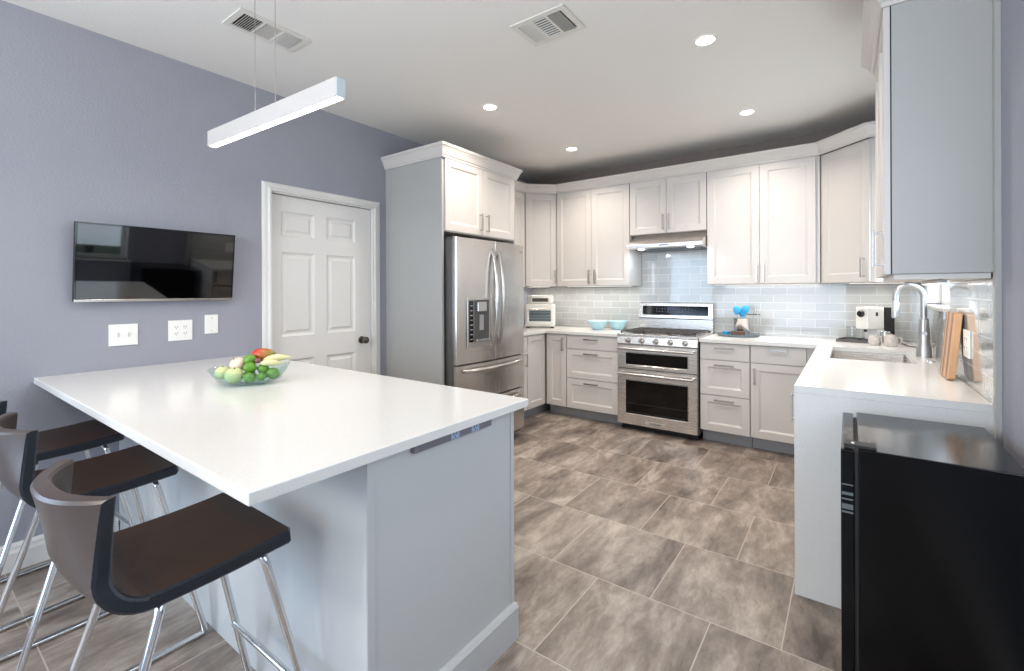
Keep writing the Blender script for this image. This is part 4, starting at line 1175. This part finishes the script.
utensil('blue silicone spoon leaning left in the steel crock', -0.01, -0.02, -0.038, -0.025, 0.220, 's')
utensil('blue silicone spatula standing upright at the right of the steel crock', 0.01, -0.02, 0.037, -0.02, 0.228, 's')
utensil('blue silicone ladle at the back of the steel crock', 0.0, 0.02, -0.002, 0.03, 0.200, 's')
utensil('black handled turner pointing right out of the steel crock', 0.02, 0.01, 0.05, 0.028, 0.188, 'turner')
bm = B(); box(bm, 0, 0.115, 0, 0.055, 0, 0.040); o = obj('wooden_box', bm, WOOD, loc=(2.375, 4.590, Z + 0.0096), bevel=0.003); tag(o, 'small dark wooden box in front of the steel crock on the tray', 'box')
bm = B(); lathe(bm, [(0, 0), (0.024, 0), (0.030, 0.02), (0.032, 0.026), (0.028, 0.026), (0.02, 0.004), (0, 0.003)], 24); o = obj('pinch_bowl', bm, BLUE, smooth=True, loc=(2.318, 4.70, Z + 0.0096)); tag(o, 'small blue dish on the left of the round tray', 'dish')
bm = B()
pts = [(2.495, 4.76, 0), (2.495, 4.76, 0.20), (2.50, 4.75, 0.235), (2.53, 4.74, 0.22), (2.535, 4.74, 0.12), (2.535, 4.74, 0.0)]
tube(bm, fillet([(x - 2.5, y - 4.75, z_) for x, y, z_ in pts], 0.02), 0.0035, 8); tube(bm, [(-0.03, 0, 0.004), (0.05, 0, 0.004)], 0.004, 8)
o = obj('wire_rack', bm, CHROME, smooth=True, loc=(2.545, 4.765, CZ)); tag(o, 'thin chrome wire stand beside the steel crock', 'wire stand')

# espresso corner
bm = B(); box(bm, -0.16, 0.16, -0.12, 0.12, 0, 0.008)
for a in ((-0.16, 0.16, -0.12, -0.112), (-0.16, 0.16, 0.112, 0.12), (-0.16, -0.152, -0.112, 0.112), (0.152, 0.16, -0.112, 0.112)): box(bm, *a, 0.008, 0.022)
o = obj('serving_tray', bm, simple('dark_tray', (80, 76, 74), 0.4), loc=(3.35, 4.70, Z), rot=(0, 0, -0.25)); tag(o, 'dark rectangular tray under the espresso machine', 'tray')
EZ = Z + 0.0087
t = thing('espresso_machine', 'white and black pod espresso machine in the right corner', 'coffee machine', (3.425, 4.70, EZ), -0.78)
obj('machine_body', bbox(-0.055, 0.055, -0.13, 0.02, 0.10, 0.275), WH, t, bevel=0.008, seg=3)
obj('front_column', bbox(-0.055, 0.055, -0.045, 0.02, 0.0, 0.0995), WH, t, bevel=0.003)
obj('drip_base', bbox(-0.05, 0.05, -0.12, -0.0455, 0.0, 0.018), BLACKM, t, bevel=0.002)
obj('water_tank', bbox(-0.058, 0.058, 0.0205, 0.115, 0.0, 0.272), simple('tank_black', (34, 34, 36), 0.25), t, bevel=0.006)
bm = B(); lathe(bm, [(0, -0.152), (0.022, -0.152), (0.027, -0.146), (0.027, -0.1305), (0, -0.1305)], 24, (0, 0, 0.222), axis='y'); obj('brew_dial', bm, BLACKG, t, smooth=True)
bm = B(); lathe(bm, [(0, -0.022), (0.010, -0.022), (0.012, 0), (0, 0)], 14, (0, -0.095, 0.0995)); obj('coffee_spout', bm, BLACKM, t, smooth=True)
obj('logo_square', bbox(0.0552, 0.0556, -0.06, -0.038, 0.205, 0.235), BLACKM, t)


def cup(name, label, cat, x, y, z_, r, h, mat, hand=True, flare=1.15, ang=0.0):
    t = thing(name, label, cat, (x, y, z_), ang)
    bm = B(); lathe(bm, [(0, 0), (r * 0.8, 0), (r, h * 0.3), (r * 0.98, h * 0.7), (r * flare * 0.9, h), (r * flare * 0.86, h), (r * 0.9, h * 0.7), (r * 0.9, h * 0.3), (r * 0.7, 0.006), (0, 0.005)], 28); obj('vessel', bm, mat, t, smooth=True)
    if hand:
        bm = B(); tube(bm, [(r * 0.93, 0, h * 0.82), (r * 1.45, 0, h * 0.80), (r * 1.6, 0, h * 0.5), (r * 1.35, 0, h * 0.25), (r * 0.95, 0, h * 0.25)], 0.004, 8); obj('handle', bm, mat, t, smooth=True)
    return t


PAT = simple('patterned_cream', (196, 188, 180), 0.22, vary=0.5, scale=40)
cup('coffee_mug', 'small patterned cream mug in front of the espresso machine', 'mug', 3.405, 4.465, Z, 0.036, 0.075, PAT, True, 1.0, 0.5)
cup('sugar_pot', 'patterned white pot beside the mug near the faucet', 'pot', 3.505, 4.44, Z, 0.042, 0.085, PAT, True, 0.8, -0.4)
cup('milk_jug', 'small steel cream jug behind the mug', 'jug', 3.475, 4.545, Z, 0.033, 0.10, CHROME, True, 1.1, 0.3)
cup('drinking_glass', 'clear drinking glass on the dark tray left of the espresso machine', 'glass', 3.27, 4.70, EZ, 0.034, 0.115, GLASSC, False, 1.25)
bm = B(); pts = [(3.545, 4.72, 0.005), (3.60, 4.60, 0.004), (3.60, 4.50, 0.004), (3.645, 4.42, 0.004), (3.668, 4.44, 0.03), (3.668, 4.5, 0.12)]
tube(bm, [(x - 3.5, y - 4.7, z_) for x, y, z_ in pts], 0.003, 8); o = obj('power_cord', bm, BLACKM, smooth=True, loc=(3.5, 4.7, Z)); tag(o, 'black power cord trailing from the espresso machine', 'cord')

# cutting board leaning on the right wall
bm = B(); bmb = B()
wv, hv, th = 0.225, 0.310, 0.028
out = rrect(0, wv, 0, hv, 0.018, 0)
a = [bm.verts.new((x, 0, y)) for x, y, _ in out]; b = [bm.verts.new((x, th, y)) for x, y, _ in out]
bm.faces.new(a); bm.faces.new(b[::-1])
for i in range(len(a)): bm.faces.new((a[i], b[i], b[(i + 1) % len(a)], a[(i + 1) % len(a)]))
o = obj('cutting_board', bm, BOARD, bevel=0.003); tag(o, 'striped wooden cutting board leaning on the glossy tiled wall', 'cutting board')
E_ = Matrix.Translation((3.616, 3.11, Z + 0.003)) @ Matrix.Rotation(-PI / 2, 4, 'Z') @ Matrix.Rotation(-0.085, 4, 'X')
o.matrix_world = E_

# ------------------------------------------------------------------ fruit bowl
FB = Vector((1.046, 0.998, Z)); fang = math.radians(55)
bm = B(); N = 44
def ring(a_, b_, h, up_, tip):
    r = []
    for k in range(N):
        th = 2 * PI * k / N; c, s = math.cos(th), math.sin(th)
        r.append(bm.verts.new((a_ * c * (1 + tip * c * c), b_ * s, h + up_ * c * c * (1.0 if c > 0 else 0.45) + 0.003 * math.sin(5 * th) * (up_ > 0))))
    return r
rings = [ring(0.05, 0.035, 0.0, 0, 0), ring(0.092, 0.068, 0.004, 0.0, 0), ring(0.130, 0.096, 0.022, 0.003, 0), ring(0.150, 0.113, 0.048, 0.010, 0.01), ring(0.160, 0.124, 0.066, 0.020, 0.03),
         ring(0.157, 0.121, 0.0665, 0.020, 0.03), ring(0.146, 0.109, 0.049, 0.010, 0.01), ring(0.126, 0.092, 0.025, 0.003, 0), ring(0.088, 0.064, 0.008, 0, 0), ring(0.05, 0.035, 0.005, 0, 0)]
for a, b in zip(rings, rings[1:]):
    for k in range(N): bm.faces.new((a[k], a[(k + 1) % N], b[(k + 1) % N], b[k]))
bm.faces.new(rings[0]); bm.faces.new(rings[-1])
o = obj('fruit_bowl', bm, GLASSB, smooth=True, loc=tuple(FB), rot=(0, 0, fang)); tag(o, 'oval green glass fruit bowl on the island counter', 'bowl')


def fruit(name, label, cat, a_, b_, h, r, mat, rot=(0, 0, 0), stem=False, group=None, bend=0.0):
    c, s = math.cos(fang), math.sin(fang)
    p = FB + Vector((a_ * c + b_ * s, a_ * s - b_ * c, h))
    bm = B(); bmesh.ops.create_icosphere(bm, subdivisions=4, radius=1)
    rr = r if isinstance(r, tuple) else (r, r, r * 0.94)
    for v in bm.verts:
        x, y, z_ = v.co
        if name == 'endive': k = 1 - 0.45 * max(0, x); v.co = Vector((x * rr[0], y * rr[1] * k, z_ * rr[2] * k))
        elif name == 'lime': k = 1 + 0.10 * max(0, abs(x) - 0.85) / 0.15; v.co = Vector((x * rr[0] * k, y * rr[1], z_ * rr[2]))
        elif name == 'mango': v.co = Vector((x * rr[0], (y + 0.12 * x * x) * rr[1], z_ * rr[2]))
        else:
            dd = 0.12 * math.exp(-((x * x + y * y) / 0.05)) * (1 if z_ > 0 else 0); v.co = Vector((x * rr[0], y * rr[1], (z_ - dd) * rr[2]))
        if bend: v.co.z -= bend * x * x
    t = thing(name, label, cat, tuple(p), 0, group); t.rotation_euler = (rot[0], rot[1], rot[2] + fang)
    obj('skin', bm, mat, t, smooth=True)
    if stem:
        bm = B(); tube(bm, [(0, 0, rr[2] * 0.86), (0.002, 0, rr[2] * 1.08)], 0.0025, 6); obj('stem', bm, WOOD, t, smooth=True)


GL = 'limes in the glass bowl'; GG = 'pale green fruit in the glass bowl'
fruit('guava', 'pale green round fruit at the left tip of the glass bowl', 'fruit', -0.110, -0.006, 0.055, 0.031, GUAVA, stem=True, group=GG)
fruit('guava', 'largest pale green fruit at the front left of the glass bowl', 'fruit', -0.054, 0.044, 0.049, (0.038, 0.036, 0.034), GUAVA, (0.3, 0.1, 0), True, GG)
fruit('guava', 'pale pinkish round fruit at the back left of the glass bowl', 'fruit', -0.056, -0.036, 0.084, 0.035, ONION, (0.2, -0.5, 0), True)
fruit('lime', 'bright green lime on top beside the pinkish fruit', 'lime', -0.002, -0.017, 0.106, 0.027, LIME, (0, 0.3, 0.4), group=GL)
fruit('lime', 'green lime in the middle of the pile below the top lime', 'lime', 0.006, 0.030, 0.077, 0.027, LIME, (0, 0.2, 1.2), group=GL)
fruit('lime', 'bright green lime low at the front beside the largest pale fruit', 'lime', 0.008, 0.062, 0.038, 0.024, LIME, (0, 0.5, 0.2), group=GL)
fruit('lime', 'small shaded lime low at the front, second from left of the bottom row', 'lime', 0.055, 0.050, 0.037, 0.020, LIME, (0, 0.0, 0.9), group=GL)
fruit('lime', 'lime directly below the small purple fruit', 'lime', 0.056, 0.016, 0.068, 0.023, LIME, (0, 0.1, 0.3), group=GL)
fruit('lime', 'lime low at the right end under the pale yellow leaves', 'lime', 0.098, 0.024, 0.046, 0.027, LIME, (0, 0.3, 0.0), group=GL)
fruit('lime', 'lime at the bottom centre of the glass bowl', 'lime', 0.0, -0.002, 0.036, 0.026, LIME, (0, 0.3, 0.0), group=GL)
fruit('lime', 'lime at the bottom back of the glass bowl', 'lime', 0.058, -0.030, 0.044, 0.027, LIME, (0, 0.3, 0.6), group=GL)
fruit('mango', 'red orange and green mango on top at the back', 'mango', 0.046, -0.066, 0.120, (0.052, 0.034, 0.032), MANGO, (0.2, 0.15, 0.1))
fruit('plum', 'small purple fruit in the middle of the bowl', 'fruit', 0.036, 0.022, 0.106, 0.013, PLUM)
fruit('endive', 'long pale yellow vegetable over the right rim, upper one', 'vegetable', 0.108, -0.012, 0.111, (0.060, 0.022, 0.018), ENDIVE, (0, -0.10, 0.0), bend=0.006)
fruit('endive', 'long pale yellow vegetable over the right rim, lower one', 'vegetable', 0.092, 0.028, 0.096, (0.045, 0.016, 0.015), ENDIVE, (0, 0.05, 0.1), bend=0.004)

# ------------------------------------------------------------------ black mini refrigerator (front right)
t = thing('mini_refrigerator', 'black compact refrigerator standing in front of the white waterfall counter end', 'mini fridge', (0, 0, 0))
fx, fy0, fy1, fz = 3.276, 1.745, 2.275, 0.85
obj('fridge_case', bbox(fx, 3.636, fy0, fy1, 0.02, fz), FRIDGEBK, t, bevel=0.003)
bm = B(); box(bm, 3.232, 3.266, fy0 - 0.001, fy1, 0.03, fz - 0.006); dd = obj('door', bm, FRIDGEBK, t, bevel=0.004)
bm = B(); box(bm, 3.2665, 3.2755, fy0 + 0.008, fy1 - 0.008, 0.04, fz - 0.02); obj('door_gasket', bm, simple('gasket_grey', (26, 25, 24), 0.6), t)
bm = B(); box(bm, 3.240, 3.32, fy0 + 0.006, fy0 + 0.055, fz + 0.0005, fz + 0.010); obj('hinge_cover', bm, BLACKM, t, bevel=0.002)
bm = B(); lathe(bm, [(0, 0), (0.004, 0), (0.004, 0.003), (0, 0.004)], 12, (3.262, fy0 + 0.02, fz + 0.0105)); obj('hinge_pin', bm, PLATE, t)
bm = B()
for z_, hh in ((0.735, 0.004), (0.705, 0.009), (0.69, 0.005), (0.662, 0.016), (0.65, 0.006)): box(bm, 3.2345, 3.2630, fy0 - 0.0017, fy0 - 0.0011, z_, z_ + hh)
obj('sticker', bm, simple('sticker_grey', (84, 88, 88), 0.5), dd)
for x in (3.30, 3.61):
    for y in (fy0 + 0.04, fy1 - 0.04):
        bm = B(); lathe(bm, [(0, 0), (0.016, 0), (0.014, 0.0195), (0, 0.0195)], 12, (x, y, 0)); obj('foot', bm, BLACKM, t)
